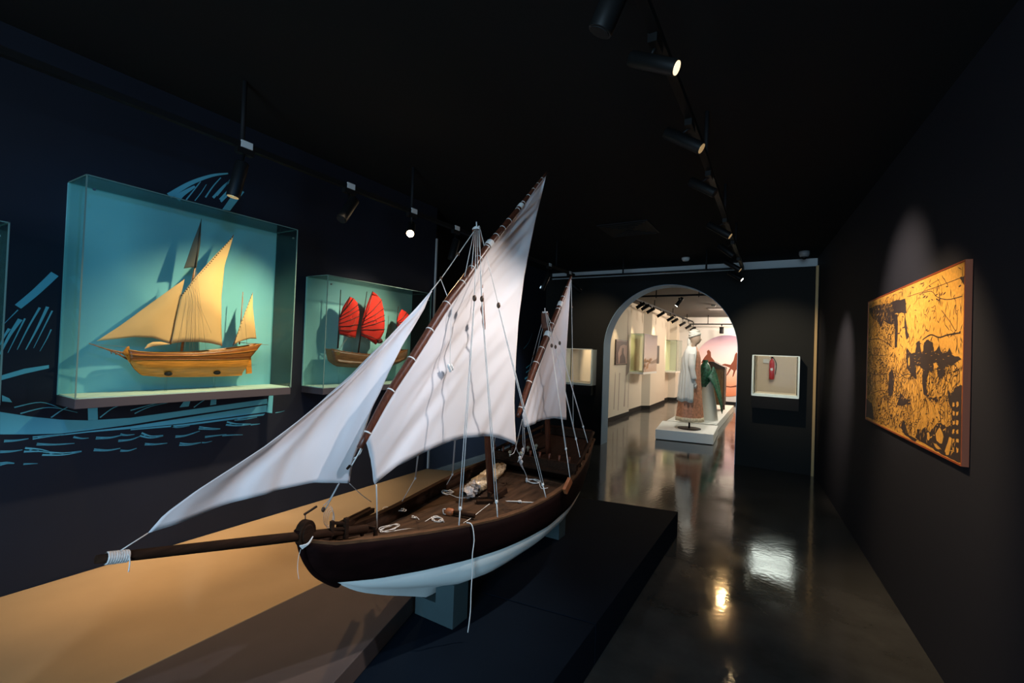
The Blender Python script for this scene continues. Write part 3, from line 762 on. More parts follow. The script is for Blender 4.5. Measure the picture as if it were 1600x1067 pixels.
for l, w_ in [([(160, 390), (240, 380), (320, 372)], .016), ([(20, 405), (80, 402), (140, 393)], .012), ([(360, 385), (400, 392), (435, 390)], .01), ([(470, 390), (540, 388), (600, 375)], .014), ([(580, 404), (640, 398), (690, 380)], .012), ([(690, 372), (740, 385), (800, 378)], .026), ([(860, 383), (910, 378), (980, 355)], .014), ([(975, 340), (1040, 345), (1080, 345)], .02), ([(1005, 385), (1060, 378), (1110, 372)], .012), ([(1110, 318), (1160, 325), (1230, 322)], .03), ([(1090, 378), (1140, 375), (1190, 374)], .01), ([(180, 420), (270, 422), (365, 416)], .012), ([(0, 458), (60, 455), (110, 448)], .012), ([(120, 448), (190, 450), (240, 458)], .026), ([(210, 465), (310, 468), (400, 455)], .024), ([(460, 448), (530, 450), (590, 440)], .014), ([(590, 452), (630, 452), (670, 440)], .012), ([(710, 420), (760, 421), (820, 415)], .014), ([(880, 420), (930, 421), (985, 412)], .02), ([(990, 412), (1010, 412), (1040, 405)], .008), ([(0, 518), (35, 512), (70, 514)], .016), ([(115, 518), (150, 516), (185, 515)], .008), ([(1230, 325), (1260, 322), (1275, 320)], .01), ([(1350, 266), (1375, 262), (1395, 256)], .005), ([(590, 372), (620, 376), (660, 372)], .012), ([(840, 330), (870, 338), (930, 330)], .01), ([(1150, 300), (1200, 298), (1260, 288)], .014)]: stroke(z4(l), w_*.25, w_*.1); stroke(z4(l), w_, w_*.25)
z1 = lambda l: [(px/4.1, 300+py/4.1) for px, py in l]
stroke(z1([(115, 735), (230, 640), (352, 525)]), .026, .032)
for l, w_ in [([(0, 980), (30, 920), (60, 875)], .02), ([(0, 1040), (60, 920), (130, 815)], .03), ([(50, 1030), (110, 910), (160, 810)], .012), ([(110, 1010), (180, 870), (255, 740)], .016), ([(165, 1010), (240, 870), (305, 735)], .022), ([(215, 1000), (280, 870), (335, 760)], .012), ([(255, 1020), (300, 940), (328, 880)], .01), ([(20, 850), (70, 800), (115, 755)], .008)]: stroke(z1(l), w_*.15, w_*.55)
shape(z4([(0, 85), (120, 50), (240, 32), (240, 48), (120, 75), (0, 108)]))
z2 = lambda l: [(240+px/3.333, 120+py/3.333) for px, py in l]
stroke(z2([(80, 620), (190, 555), (300, 515), (388, 503)]), .03, .008); stroke(z2([(120, 635), (150, 610), (215, 570)]), .04, .01)
for l, w_ in [([(170, 640), (210, 590), (245, 545)], .007), ([(215, 645), (250, 600), (275, 560)], .005), ([(270, 628), (310, 570), (350, 525)], .008), ([(310, 630), (370, 565), (435, 520)], .014), ([(345, 640), (400, 580), (445, 530)], .012), ([(330, 620), (380, 560), (405, 525)], .006), ([(350, 650), (410, 590), (440, 555)], .012)]: stroke(z2(l), w_, w_*.6)
shape(z2([(358, 690), (398, 697), (472, 600), (435, 580)]))
for l, w_ in [([(822, 575), (832, 566), (838, 556)], .02), ([(822, 582), (834, 572), (842, 562)], .02), ([(820, 592), (832, 584), (845, 580)], .03), ([(818, 545), (826, 535), (832, 520)], .01), ([(822, 600), (834, 595), (846, 592)], .02)]: stroke(l, w_, w_*.4, LW2+.002)
o = mb.build('wall_mural', MURAL); tag(o, 'teal-blue mural of a long boat on waves printed on the navy left wall', 'mural')

# ---------------------------------------------------------------- display cases on the left wall
def display_case(y0, y1, z0, z1, label, panelmat, depth=.245):
    xf = LW+depth
    C = thing('display_case', (LW, (y0+y1)/2, z0), label, 'display case', 'glass cases along the left wall')
    MB().box((LW+.001, y0, z0+.002), (LW+.012, y1, z1)).build('back_panel', panelmat, C)
    MB().box((LW+.001, y0, z0-.045), (xf, y1, z0)).build('case_base', SHELF, C, bevel=.002)
    MB().box((LW+.013, y0+.006, z0), (xf-.006, y1-.006, z0+.006)).build('case_floor', PALEF, C)
    t = .005
    MB().box((xf-t, y0, z0+.001), (xf, y1, z1)).build('front_pane', GLASS, C)
    MB().box((LW+.013, y0, z0+.001), (xf-t-.001, y0+t, z1)).build('side_pane', GLASS2, C)
    MB().box((LW+.013, y1-t, z0+.001), (xf-t-.001, y1, z1)).build('side_pane', GLASS2, C)
    MB().box((LW+.013, y0+t+.001, z1-t), (xf-t-.001, y1-t-.001, z1)).build('top_pane', GLASS, C)
    e = .004
    mb = MB()
    mb.box((xf-.002, y0-.001, z0), (xf+.003, y0+e, z1+.002)); mb.box((xf-.002, y1-e, z0), (xf+.003, y1+.001, z1+.002))
    mb.box((xf-.002, y0, z1-.001), (xf+.003, y1, z1+.003)); mb.box((LW+.013, y0-.001, z1-.001), (xf, y0+e, z1+.003)); mb.box((LW+.013, y1-e, z1-.001), (xf, y1+.001, z1+.003))
    mb.build('glass_edges', GLASSE, C)
    mb = MB()
    for yy in (y0+.03, y1-.03): mb.disc((xf+.002, yy, z1-.06), (1, 0, 0), .006, .006, 12)
    mb.build('pane_fixings', mat('steel', (.5, .5, .5), .3, 1), C)
    return C
display_case(.785, 1.855, 1.195, 2.235, 'large glass case on the left wall holding the tan-sailed ship', TEALB)
display_case(2.10, 3.2, 1.175, 1.975, 'glass case on the left wall holding the red-sailed junk', TEAL)
display_case(-.5, .55, 1.19, 1.95, 'glass case on the left wall cut off by the photo edge', TEAL)

# ---- tan-sailed ship in the first case
XB = LW+.125
def px(l, x): return [at_x(a_, c_, x) for a_, c_ in l]
SH = thing('sailing_ship_model', (XB, 1.3, 1.2), 'honey oak model ship with tan lateen sails inside the large glass case', 'model ship', 'model ships in glass cases')
Gp = [(p.y, p.z) for p in px([(198, 546), (215, 549.5), (245, 551), (300, 550.5), (350, 546), (385, 541), (404, 537)], XB)]
Wp = [(p.y, p.z) for p in px([(201, 562), (220, 561.5), (260, 561), (310, 561), (350, 560.5), (384, 559)], XB)]
Kp = [(p.y, p.z) for p in px([(203, 566), (209, 576), (221, 586.5), (250, 589), (300, 589), (350, 588), (377, 586.5)], XB)]
yb0, yb1 = Gp[0][0], Gp[-1][0]
hB = lambda y: max(.004, .058*max(0, math.sin(math.pi*min(1, max(0, (y-yb0)/(yb1-yb0))*.86+.03)))**.55)
top, bot = hull_rows(Gp, Wp, Kp, hB, hB, XB, 40, hk=.005)
mb = MB(); mirror_hull(mb, top, XB); st = [Vector((XB+r[-1].x, r[-1].y, r[-1].z)) for r in top]+[Vector((XB-r[-1].x, r[-1].y, r[-1].z)) for r in top[::-1]]; mb._add(st, [list(range(len(st)))])
mb.build('hull', OAKD, SH, solid=.004)
mb = MB(); mirror_hull(mb, bot, XB); st = [Vector((XB+r[-1].x, r[-1].y, r[-1].z)) for r in bot]+[Vector((XB-r[-1].x, r[-1].y, r[-1].z)) for r in bot[::-1]]; mb._add(st, [list(range(len(st)))])
tag(mb.build('underwater_hull', OAK, SH), 'pale honey oak lower hull')
P = [[Vector((XB+hB(y)*.96*t, y, interp(Gp, y)-.01)) for t in (-1, -.5, 0, .5, 1)] for y in [yb0+.01+(yb1-yb0-.02)*i/24 for i in range(25)]]
MB().grid(P).build('deck', OAKD, SH, solid=.003)
for k_, dq in ((.0, .0028), (.42, .0022), (1., .0025)):
    mb = MB(); g = resample([(0, *p) for p in Gp], 30); w_ = resample([(0, *p) for p in Wp], 30)
    for sd in (1, -1): mb.tube([Vector((XB+sd*(hB(q.y)+.003+.006*math.sin(math.pi*k_)), q.y, q.z)) for q in [a_.lerp(c_, k_) for a_, c_ in zip(g, w_)]], dq, 6)
    mb.build('wale', OAK if k_ < .9 else OAKD, SH)
mb = MB().poly([p for p in px([(191, 550), (198, 541), (201, 541), (201.5, 560), (203, 568), (199, 563)], XB-.006)], (.012, 0, 0)); mb.build('stem_post', OAK, SH, bevel=.001)
mb = MB(); q = px([(139, 536.5), (165, 545), (191, 551), (199, 556)], XB)
mb.tube(q, [.002, .003, .005, .007], 8); mb.tube(px([(166, 546), (182, 552), (199, 561)], XB), [.002, .003, .005], 6)
for t in (.55, .7, .85): p = q[2]; mb.tube(px([(170+30*(t-.5)*1.6, 547+6*(t-.5)), (172+30*(t-.5)*1.6, 552+9*(t-.5)*1.6)], XB), .002, 5)
mb.build('bowsprit', OAKD, SH)
tag(MB().poly(px([(385, 552), (391, 551), (393, 583), (384, 584)], XB-.003), (.006, 0, 0)).build('rudder', OAK, SH), 'oak rudder')
def spar(name, a_, c_, r0, r1, m, x=XB, parent=SH, bow=0):
    p0, p1 = at_x(*a_, x), at_x(*c_, x); return MB().tube([p0, p0.lerp(p1, .5), p1], [r0, (r0+r1)/2, r1], 8).build(name, m, parent)
spar('mast', (283.5, 549), (313, 365), .007, .004, OAKD); spar('mast', (374, 538), (379.5, 456), .004, .002, OAKD)
spar('topmast', (305, 419), (314.6, 342), .004, .0015, DARKT, XB+.01)
spar('yard', (266, 538), (365, 367), .0035, .002, OAKD, XB+.012); spar('yard', (364, 540), (395, 457), .0025, .0015, OAKD, XB+.012)
spar('boom', (374, 535), (420, 539), .002, .001, OAKD)
def lsail(name, foot, left, right, m, x, bulge=.02, parent=SH):
    P = sail_grid(px(foot, x), px(left, x), px(right, x), 24, 24, lambda u, v, q: (bulge*math.sin(math.pi*u)*math.sin(math.pi*min(1, v+.2)) + .004*noise.noise(Vector((q.y*14, q.z*9, x))), 0, 0))
    return MB().grid(P).build(name, m, parent, solid=.001)
lsail('jib', [(150.5, 533), (175, 530), (207, 526.5), (238, 527.5), (266, 536.6)], [(150.5, 533), (186, 510), (240, 470.5), (288.4, 436)], [(266, 536.6), (274, 500), (282, 464), (288.4, 436)], TANSAIL, XB+.006)
ms = lsail('mainsail', [(267, 537), (285, 534), (307, 534), (330, 536.5), (347, 540.5)], [(267, 537), (282.5, 463), (305, 433), (335, 400), (364.7, 369)], [(347, 540.5), (346, 502), (346, 466), (351, 414), (358, 390), (364.7, 369)], TANSAIL, XB+.016, .025)
lsail('mizzen_sail', [(365.5, 538), (378, 532), (390, 529), (400.7, 529)], [(365.5, 538), (375, 508), (385, 482), (394.7, 458)], [(400.7, 529), (397.5, 505), (395, 480), (394.7, 458)], TANSAIL, XB+.016, .012)
lsail('topsail', [(287, 419.5), (297, 418), (307, 418.5)], [(287, 419.5), (300, 382), (314.6, 343)], [(307, 418.5), (313, 380), (314.6, 343)], GREYSAIL, XB+.004, .008)
lsail('awning', [(225.5, 545), (238, 541), (265.5, 537.5)], [(225.5, 545), (231, 538), (239, 534)], [(265.5, 537.5), (252, 534), (239, 534)], TANSAIL, XB+.02, .01)
mb = MB()
for i in range(30):
    t = (i+.5)/30; p = at_x(*( (282.5+82*t, 463-94*t) ), XB+.018); mb.blob(p, .0045, .0035, .0035, 6, 4)
for i in range(16):
    t = (i+.5)/16; p = at_x(365.5+29*t, 538-80*t, XB+.018); mb.blob(p, .003, .0028, .0028, 6, 4)
mb.build('yard_lacing', DARKT, SH)
for a_, c_ in [((304, 420), (288, 549)), ((305, 420), (296, 549)), ((306, 420), (304, 549)), ((307, 425), (312, 549)), ((308, 430), (322, 548)), ((302, 425), (275, 548)), ((379, 458), (386, 538)), ((139, 537), (197, 542)), ((303, 470), (300, 548)), ((309, 470), (330, 520))]:
    MB().tube([at_x(*a_, XB+.046), at_x(*c_, XB+.052)], .0007, 4).build('rigging_line', RIG, SH)
for p_ in [(259.5, 587), (335.6, 585)]:
    q = at_x(*p_, XB); mb = MB().tube([(q.x, q.y, 1.2), (q.x, q.y, q.z+.002)], .006, 10); mb.build('display_stand', CLEAR, SH)
    mb = MB().blob((q.x+.025, q.y, q.z+.012), .014, .02, .012, 10, 6); mb.build('stand_clip', BLACKP, SH)
# ---- red-sailed junk
XJ = LW+.12
JK = thing('sailing_ship_model', (XJ, 2.5, 1.18), 'brown model junk with fan-shaped red sails inside a glass case', 'model ship', 'model ships in glass cases')
Gp = [(p.y, p.z) for p in px([(513, 545), (530, 549), (560, 553), (590, 554), (615, 551), (632, 546)], XJ)]
Wp = [(p.y, p.z) for p in px([(517, 562), (535, 565), (560, 566), (590, 566), (615, 563), (630, 558)], XJ)]
Kp = [(p.y, p.z) for p in px([(521, 569), (528, 572.5), (550, 574), (590, 574), (612, 571), (626, 565)], XJ)]
jb0, jb1 = Gp[0][0], Gp[-1][0]
hJ = lambda y: max(.012, .07*max(0, math.sin(math.pi*min(1, max(0, (y-jb0)/(jb1-jb0))*.8+.08)))**.6)
top, bot = hull_rows(Gp, Wp, Kp, hJ, hJ, XJ, 32, hk=.01)
mb = MB(); mirror_hull(mb, top+bot, XJ)
for e_ in (0, -1):
    st = [Vector((XJ+r[e_].x, r[e_].y, r[e_].z)) for r in top+bot]+[Vector((XJ-r[e_].x, r[e_].y, r[e_].z)) for r in (top+bot)[::-1]]; mb._add(st, [list(range(len(st)))])
mb.build('hull', JUNKW, JK, solid=.004)
P = [[Vector((XJ+hJ(y)*.95*t, y, interp(Gp, y)-.008)) for t in (-1, 0, 1)] for y in [jb0+.01+(jb1-jb0-.02)*i/16 for i in range(17)]]
MB().grid(P).build('deck', OAKD, JK, solid=.003)
mb = MB(); g = resample([(0, *p) for p in Gp], 24)
for sd in (1, -1): mb.tube([Vector((XJ+sd*(hJ(q.y)+.002), q.y, q.z)) for q in g], .004, 6)
for i in range(3, 21, 2): q = g[i]; mb.tube([Vector((XJ+hJ(q.y), q.y, q.z)), Vector((XJ+hJ(q.y), q.y, q.z+.014))], .002, 5)
mb.build('gunwale', OAKD, JK)
MB().disc(at_x(528.5, 552, XJ+.075), (1, -.6, 0), .013, .006, 16).build('anchor_ring', mat('brass_ring', (.5, .35, .12), .3, .9), JK)
z3 = lambda l: [(440+a_/3.81, 340+c_/3.81) for a_, c_ in l]
def junk_sail(outline, pivot, ends, mastp, x):
    (ma, mc) = mastp; MB().tube([at_x(*z3([ma])[0], XJ), at_x(*z3([mc])[0], XJ)], [.003, .006], 8).build('mast', DARKT, JK)
    pts = [at_x(*p, x) for p in z3(outline)]
    cen = sum(pts, Vector())/len(pts); mb = MB()
    n = len(pts); ring = [p for p in pts]; P = []
    for k in range(6):
        t = k/5; P.append([cen.lerp(p, t)+Vector((.015*(1-t*t), 0, 0)) for p in ring])
    mb.grid(P, True, True); o_ = mb.build('battened_sail', REDSAIL, JK, solid=.001)
    mb = MB()
    for a_, c_ in ends:
        p0, p1 = at_x(*z3([a_])[0], x), at_x(*z3([c_])[0], x)
        mb.tube([p0+Vector((.004, 0, 0)), p0.lerp(p1, .5)+Vector((.02, 0, 0)), p1+Vector((.004, 0, 0))], .003, 5)
    mb.build('battens', DARKT, o_)
junk_sail([(345, 695), (338, 640), (345, 590), (365, 530), (405, 470), (430, 482), (450, 505), (463, 560), (462, 600), (450, 660), (440, 718), (400, 712)], None,
          [((345, 592), (452, 520)), ((343, 610), (462, 545)), ((341, 632), (463, 585)), ((340, 650), (455, 637)), ((343, 672), (446, 672)), ((345, 695), (440, 718)), ((345, 590), (405, 470)), ((350, 575), (425, 480))], ((352, 430), (335, 778)), XJ+.014)
junk_sail([(475, 705), (474, 660), (480, 610), (500, 540), (540, 438), (565, 455), (595, 490), (608, 550), (614, 620), (610, 680), (590, 720), (560, 756), (520, 725)], None,
          [((482, 605), (595, 490)), ((480, 620), (607, 540)), ((477, 640), (612, 580)), ((475, 655), (614, 612)), ((474, 668), (613, 665)), ((474, 690), (585, 735)), ((478, 640), (540, 438)), ((475, 705), (558, 755))], ((508, 440), (455, 812)), XJ+.018)
junk_sail([(685, 640), (688, 610), (700, 570), (715, 545), (740, 560), (765, 585), (775, 620), (772, 660), (760, 690), (720, 670)], None,
          [((686, 625), (745, 565)), ((685, 630), (770, 600)), ((685, 635), (774, 640))], ((695, 528), (672, 800)), XJ+.014)
for a_, c_ in [((395, 712), (335, 800)), ((385, 715), (350, 770)), ((440, 715), (395, 705)), ((462, 560), (400, 700)), ((560, 755), (610, 720)), ((632, 580), (640, 700))]:
    MB().tube([at_x(*z3([a_])[0], XJ+.03), at_x(*z3([c_])[0], XJ+.05)], .001, 4).build('rigging_line', RIG, JK)
MB().blob(at_x(*z3([(585, 735)])[0], XJ+.02), .014, .03, .02, 8, 6, .4, 3, 2).build('furled_cloth', mat('dark_red_cloth', (.1, .015, .012), .9), JK)
for y_ in (2.33, 2.72):
    zb = interp(Kp, y_); MB().tube([(XJ, y_, 1.18), (XJ, y_, zb+.003)], .006, 10).build('display_stand', CLEAR, JK)

# ---------------------------------------------------------------- track lights
def track(name, pts, label, rods, ztop, white=(), w_=.034):
    T = thing(name, pts[0], label, 'light track')
    mb = MB()
    for a_, c_ in zip(pts, pts[1:]): mb.bar(a_, c_, w_, .03)
    mb.build('rail', BLACK, T)
    for r in rods: MB().tube([r, (r[0], r[1], ztop)], .012, 8).build('hanger_rod', BLACKP, T)
    if white:
        for q in white: MB().box((q[0]+.012, q[1]-.03, q[2]-.014), (q[0]+.022, q[1]+.03, q[2]+.022)).build('white_adapter', WHITEP, T)
    return T
ZTK = 2.535; XTK = -2.53
track('light_track', [(XTK, -1.5, ZTK), (XTK, 5.75, ZTK)], 'black light track hung along the left wall above the cases', [(XTK, 1.33, ZTK), (XTK, 2.62, ZTK), (XTK, 4.1, ZTK), (XTK, 5.2, ZTK)], ZC,
      [(XTK, 1.345, ZTK), (XTK, 2.03, ZTK), (XTK, 2.63, ZTK), (XTK, 3.17, ZTK), (XTK, 5.0, ZTK), (XTK, 5.6, ZTK)])
ZTR = 2.62; XTR = -.43
track('light_track', [(XTR+.02, -.6, ZTR), (XTR, 2.5, ZTR), (XTR-.1, 6.4, ZTR)], 'black light track running down the room towards the arch near the right wall', [(XTR, 1.2, ZTR), (XTR, 2.75, ZTR), (XTR-.04, 4.0, ZTR), (XTR-.07, 5.2, ZTR)], ZC)
def lamp(mount, head, tail, label, lens, r=.033, group='track spotlights', arm=True):
    """mount: point on the track; tail -> head is the axis of the lamp body, head being its lens end"""
    mount, head, tail = Vector(mount), Vector(head), Vector(tail)
    L = thing('track_spotlight', mount, label, 'spotlight', group)
    d = (head-tail).normalized(); mid = tail.lerp(head, .45)
    MB().tube([tail, tail+d*.006, head-d*.004, head], [r*.86, r, r, r*.97], 18, True).build('housing', BLACK, L)
    MB().disc(head+d*.001, d, r*.82, .003, 20).build('lens', lens, L)
    if arm:
        mb = MB().box((mount.x-.016, mount.y-.045, mount.z-.045), (mount.x+.016, mount.y+.045, mount.z-.012))
        top = mid + Vector((0, 0, 1))*r*.9
        mb.tube([mount-Vector((0, 0, .04)), top], .007, 8); mb.build('bracket', BLACK, L)
    return L
# left track
lamp((XTK, 1.345, ZTK), (XTK+.01, 1.29, ZTK-.29), (XTK+.03, 1.32, ZTK-.10), 'black spotlight on the left track pointing down in front of the mural fan', LAMPDIM)
lamp((XTK, 2.03, ZTK), (XTK+.10, 1.90, ZTK-.26), (XTK+.08, 2.01, ZTK-.10), 'black spotlight on the left track above the gap between the cases, tilted left', BLACKP)
lh = at_x(641, 365, XTK+.02)
ld = (Vector((-.75, .6, .55))-lh).normalized()
lamp((XTK, lh.y+.03, ZTK), lh, lh-ld*.19, 'glaring lit spotlight on the left track above the red-sailed junk', LAMPHOT)
lamp((XTK, 3.17, ZTK), (XTK+.02, 3.10, ZTK-.28), (XTK+.02, 3.16, ZTK-.1), 'unlit spotlight on the left track beside the main masthead', BLACKP)
lamp((XTK, 5.0, ZTK), (XTK-.06, 4.95, ZTK-.3), (XTK, 5.0, ZTK-.1), 'dark spotlight at the far end of the left track, left of the second peak', BLACKP)
lamp((XTK, 5.6, ZTK), (XTK+.12, 5.72, ZTK-.24), (XTK-.02, 5.58, ZTK-.1), 'dark spotlight on the last mount of the left track, right of the second peak', BLACKP)
# right track
RL = [((XTR, 1.72, ZTR), (1057, 106), (985, 92), LAMPLIT, 'largest lit spotlight at the near end of the right track'),
      ((XTR, 2.4, ZTR), (1096, 232), (1040, 207), LAMPDIM, 'second spotlight along the right track, its lens a thin gold sliver'),
      ((XTR-.02, 3.1, ZTR), (1117, 302), (1078, 283), BLACKP, 'third spotlight along the right track, unlit'),
      ((XTR-.03, 3.95, ZTR), (1141, 369), (1106, 350), LAMPDIM, 'fourth spotlight along the right track, above the ceiling vent line'),
      ((XTR-.05, 4.55, ZTR), (1146, 400), (1123, 383), BLACKP, 'fifth spotlight along the right track, unlit'),
      ((XTR-.06, 5.0, ZTR), (1156.5, 422), (1132, 408), LAMPDIM, 'sixth spotlight along the right track, crossing the pale band'),
      ((XTR-.08, 5.6, ZTR), (1159.5, 437), (1138, 425), LAMPHOT, 'farthest spotlight of the right track, brightly lit before the black end wall')]
for mt, h, t, lens, lab in RL:
    q0 = at_y((h[0]+t[0])/2, (h[1]+t[1])/2, 1.0); y_ = (ZTR-.095-1.5)/(q0.z-1.5)      # depth at which the housing hangs just under the rail
    hp_ = at_y(*h, y_); tp_ = at_y(*t, y_); mt = (mt[0], y_); mx = XTR - .1*max(0, y_-2.5)/3.9
    # keep the true length of the housing
    lamp((mx, mt[1], ZTR), hp_, tp_, lab, lens, .028)
# lamp heads aimed at the ship
lamp((XTR, 1.14, ZTR), at_y(937, 50, 1.14), at_y(963, -12, 1.14), 'dark spotlight at the top edge of the photo aimed at the ship', BLACKP)

# their light, and light added without a fixture
spot('lamp_light', (-2.05, 1.85, 2.52), (LW+.02, 1.42, 1.2), 230, (1, .76, .5), 60, 1)  # added mid-air source for the large case, no lamp body here
spot('lamp_light', (XTK-.02, 1.28, 2.22), (LW+.02, 1.33, .8), 14, (1, .8, .6), 70, 1)
spot('lamp_light', (-2.1, 2.95, 2.5), (LW+.02, 2.5, 1.3), 150, (1, .84, .66), 58, .9)
spot('lamp_light', (-.4, .3, 2.5), (-3.0, 1.2, 1.45), 55, (.05, .4, 1), 50, .8)
spot('lamp_light', lh+ld*.02, (-1.6, 1.2, .5), 60, WARM, 75, .6)
spot('lamp_light', (-.47, 2.66, 2.56), (-1.42, 1.85, 1.1), 165, WHITE, 60, 1)
spot('lamp_light', (-.47, 1.75, 2.54), (-1.45, 1.0, 1.2), 60, (.8, .86, 1), 60, .8)
spot('lamp_light', (-.5, 3.6, 2.5), (-1.42, 3.0, 1.4), 50, (1, .86, .82), 48, .8)
spot('lamp_light', (-2.5, .5, 2.3), (-2.45, 1.6, .3), 62, WARM, 66, .9)
# right wall: painting and scallops
spot('lamp_light', (XTR+.06, 2.9, 2.5), (.62, 3.2, 1.2), 135, (1, .72, .42), 64, .7)
spot('lamp_light', (XTR-.02, 5.05, 2.45), (.42, 5.5, 1.4), 170, (1, .78, .6), 46, 1)
spot('lamp_light', (XTR-.02, 3.5, 2.5), (.57, 3.7, 1.9), 120, (1, .8, .64), 58, 1)
spot('lamp_light', (XTR-.05, 5.6, 2.4), (-.15, 7.2, 1.5), 110, (1, .84, .6), 56, .9)
spot('lamp_light', (XTR-.1, 5.4, 2.35), (-.1, 5.2, 0), 5, (1, .74, .42), 100, 1)
spot('lamp_light', (-2.6, 4.9, 2.3), (-3.68, 5.2, 1.2), 420, (.55, .8, 1), 80, .9)
spot('lamp_light', (-2.4, 5.7, 2.35), (-2.8, 7.2, 1.7), 90, (1, .8, .55), 60, .9)

# ---------------------------------------------------------------- painting on the right wall
p0 = at_plane(1357, 473, RN+RNRM*.024, RNRM); p1 = at_plane(1510, 403, RN+RNRM*.024, RNRM)
def along(p): return (p-RN).dot(RD)
s0, s1 = along(p0), along(p1); zb, zt = 1.06, 1.968
ta = lambda s, z, off: RN + RD*s + RNRM*off + Vector((0, 0, z))
AP = thing('framed_artwork', ta((s0+s1)/2, zb, .0), 'large golden woodcut-like picture with dark ink figures on the right wall', 'picture')
def rw_box(mb, sa, sb, za, zz, oa, ob):
    mb.poly([ta(sa, za, oa), ta(sb, za, oa), ta(sb, za, ob), ta(sa, za, ob)], (0, 0, zz-za)); return mb
GOLD = mat('golden_canvas', (.72, .36, .06), .55, noise_amt=.18, noise_scale=60)
FRAMEW = mat('red_brown_frame', (.3, .06, .014), .5)
rw_box(MB(), s0+.008, s1-.008, zb+.008, zt-.008, .002, .024).build('canvas', GOLD, AP)
mb = MB(); rw_box(mb, s0, s0+.008, zb, zt, .002, .027); rw_box(mb, s1-.008, s1, zb, zt, .002, .027); rw_box(mb, s0+.008, s1-.008, zb, zb+.008, .002, .027); rw_box(mb, s0+.008, s1-.008, zt-.008, zt, .002, .027)
mb.build('frame', FRAMEW, AP)
# homography from the crop's pixels to the unit square
src = [(108, 280), (560, 75), (545, 1000), (97, 812)]; dst = [(0, 1), (1, 1), (1, 0), (0, 0)]
A_ = []; B_ = []
for (x, y), (u, v) in zip(src, dst):
    A_ += [[x, y, 1, 0, 0, 0, -u*x, -u*y], [0, 0, 0, x, y, 1, -v*x, -v*y]]; B_ += [u, v]
Hm = np.linalg.solve(np.array(A_, float), np.array(B_, float))
def uv(x, y):
    q = Hm[6]*x+Hm[7]*y+1; return ((Hm[0]*x+Hm[1]*y+Hm[2])/q, (Hm[3]*x+Hm[4]*y+Hm[5])/q)
def on_canvas(u, v, off=.0248): return ta(lerp(s0+.01, s1-.01, min(1, max(0, u))), lerp(zb+.01, zt-.01, min(1, max(0, v))), off)
from mathutils.geometry import tessellate_polygon
mb = MB()
def ink(pts, off=.0248, target=None):
    q = [on_canvas(*uv(*p), off) for p in pts]
    # ragged hand-cut edge
    r_ = []
    for i, p in enumerate(q):
        n_ = q[(i+1) % len(q)]
        for k in range(3):
            w__ = p.lerp(n_, k/3); r_.append(w__ + (RD*random.uniform(-.006, .006)+Vector((0, 0, random.uniform(-.005, .005))) if k else Vector()))
    (target or mb)._add(r_, [list(t) for t in tessellate_polygon([r_])])
for pl in [[(110, 305), (140, 290), (175, 283), (225, 268), (280, 253), (286, 320), (262, 318), (232, 325), (226, 370), (200, 372), (180, 360), (165, 392), (150, 362), (125, 348), (112, 322)],
           [(226, 325), (244, 328), (246, 400), (243, 482), (232, 480), (233, 400)], [(280, 318), (290, 395), (300, 430), (286, 442), (277, 380)],
           [(290, 480), (310, 505), (328, 500), (335, 452), (350, 445), (356, 492), (366, 490), (370, 452), (390, 437), (411, 450), (416, 492), (430, 480), (440, 455), (450, 490), (478, 490), (490, 470), (500, 500), (545, 520), (500, 552), (472, 556), (465, 602), (440, 622), (432, 575), (415, 560), (408, 590), (390, 580), (380, 650), (385, 690), (408, 702), (436, 698), (432, 724), (400, 718), (368, 690), (362, 640), (366, 575), (345, 560), (328, 560), (336, 622), (310, 602), (290, 570), (285, 520)],
           [(205, 600), (220, 578), (231, 622), (225, 690), (210, 717), (201, 680)], [(243, 745), (262, 690), (280, 712), (303, 715), (309, 738), (270, 747)],
           [(98, 720), (125, 742), (136, 818), (97, 808)], [(535, 150), (559, 135), (556, 182)],
           [(480, 645), (496, 690), (508, 672), (520, 650), (547, 640), (546, 995), (515, 985), (480, 970), (440, 950), (400, 930), (330, 890), (340, 850), (360, 856), (380, 838), (400, 862), (425, 828), (450, 815), (478, 835), (498, 830), (500, 750), (486, 720)],
           [(262, 850), (275, 800), (300, 880), (340, 900), (330, 910), (280, 880)]]: ink(pl)
rr = random.Random(3)
def tick(u, v, ln, an, wd):
    c_ = on_canvas(u, v, .0247); d_ = RD*math.cos(an)+Vector((0, 0, math.sin(an))); n_ = RD*-math.sin(an)+Vector((0, 0, math.cos(an)))
    q = [c_-d_*ln/2, c_+n_*wd/2, c_+d_*ln/2, c_-n_*wd/2]
    if all(s0+.012 < along(x_) < s1-.012 and zb+.012 < x_.z < zt-.012 for x_ in q): mb._add(q, [(0, 1, 2, 3)])
for i in range(5200):
    u, v = rr.random(), rr.random()
    if u > .4 and v > .52 and rr.random() < .93: continue
    if u > .62 and v < .25 and rr.random() < .7: continue
    if u < .36 and v > .86 and rr.random() < .5: continue
    k_ = noise.noise(Vector((u*5, v*5, 2)))
    if k_ < -.12 and rr.random() < .6: continue
    tick(u, v, rr.uniform(.014, .06), rr.gauss(.9+1.6*noise.noise(Vector((u*2.5, v*2.5, 7))), .7), rr.uniform(.003, .008))
for i in range(70):
    u, v = rr.uniform(.42, .98), rr.uniform(.55, .97); tick(u, v, rr.uniform(.03, .06), rr.gauss(.9, .8), rr.uniform(.005, .01))
def inkline(pts, wd):
    q = catmull([on_canvas(*uv(*p), .0247) for p in pts], 6)
    for a_, c_ in zip(q, q[1:]):
        d_ = (c_-a_).normalized(); n_ = d_.cross(RNRM).normalized()*wd/2; mb._add([a_-n_, c_-n_, c_+n_, a_+n_], [(0, 1, 2, 3)])
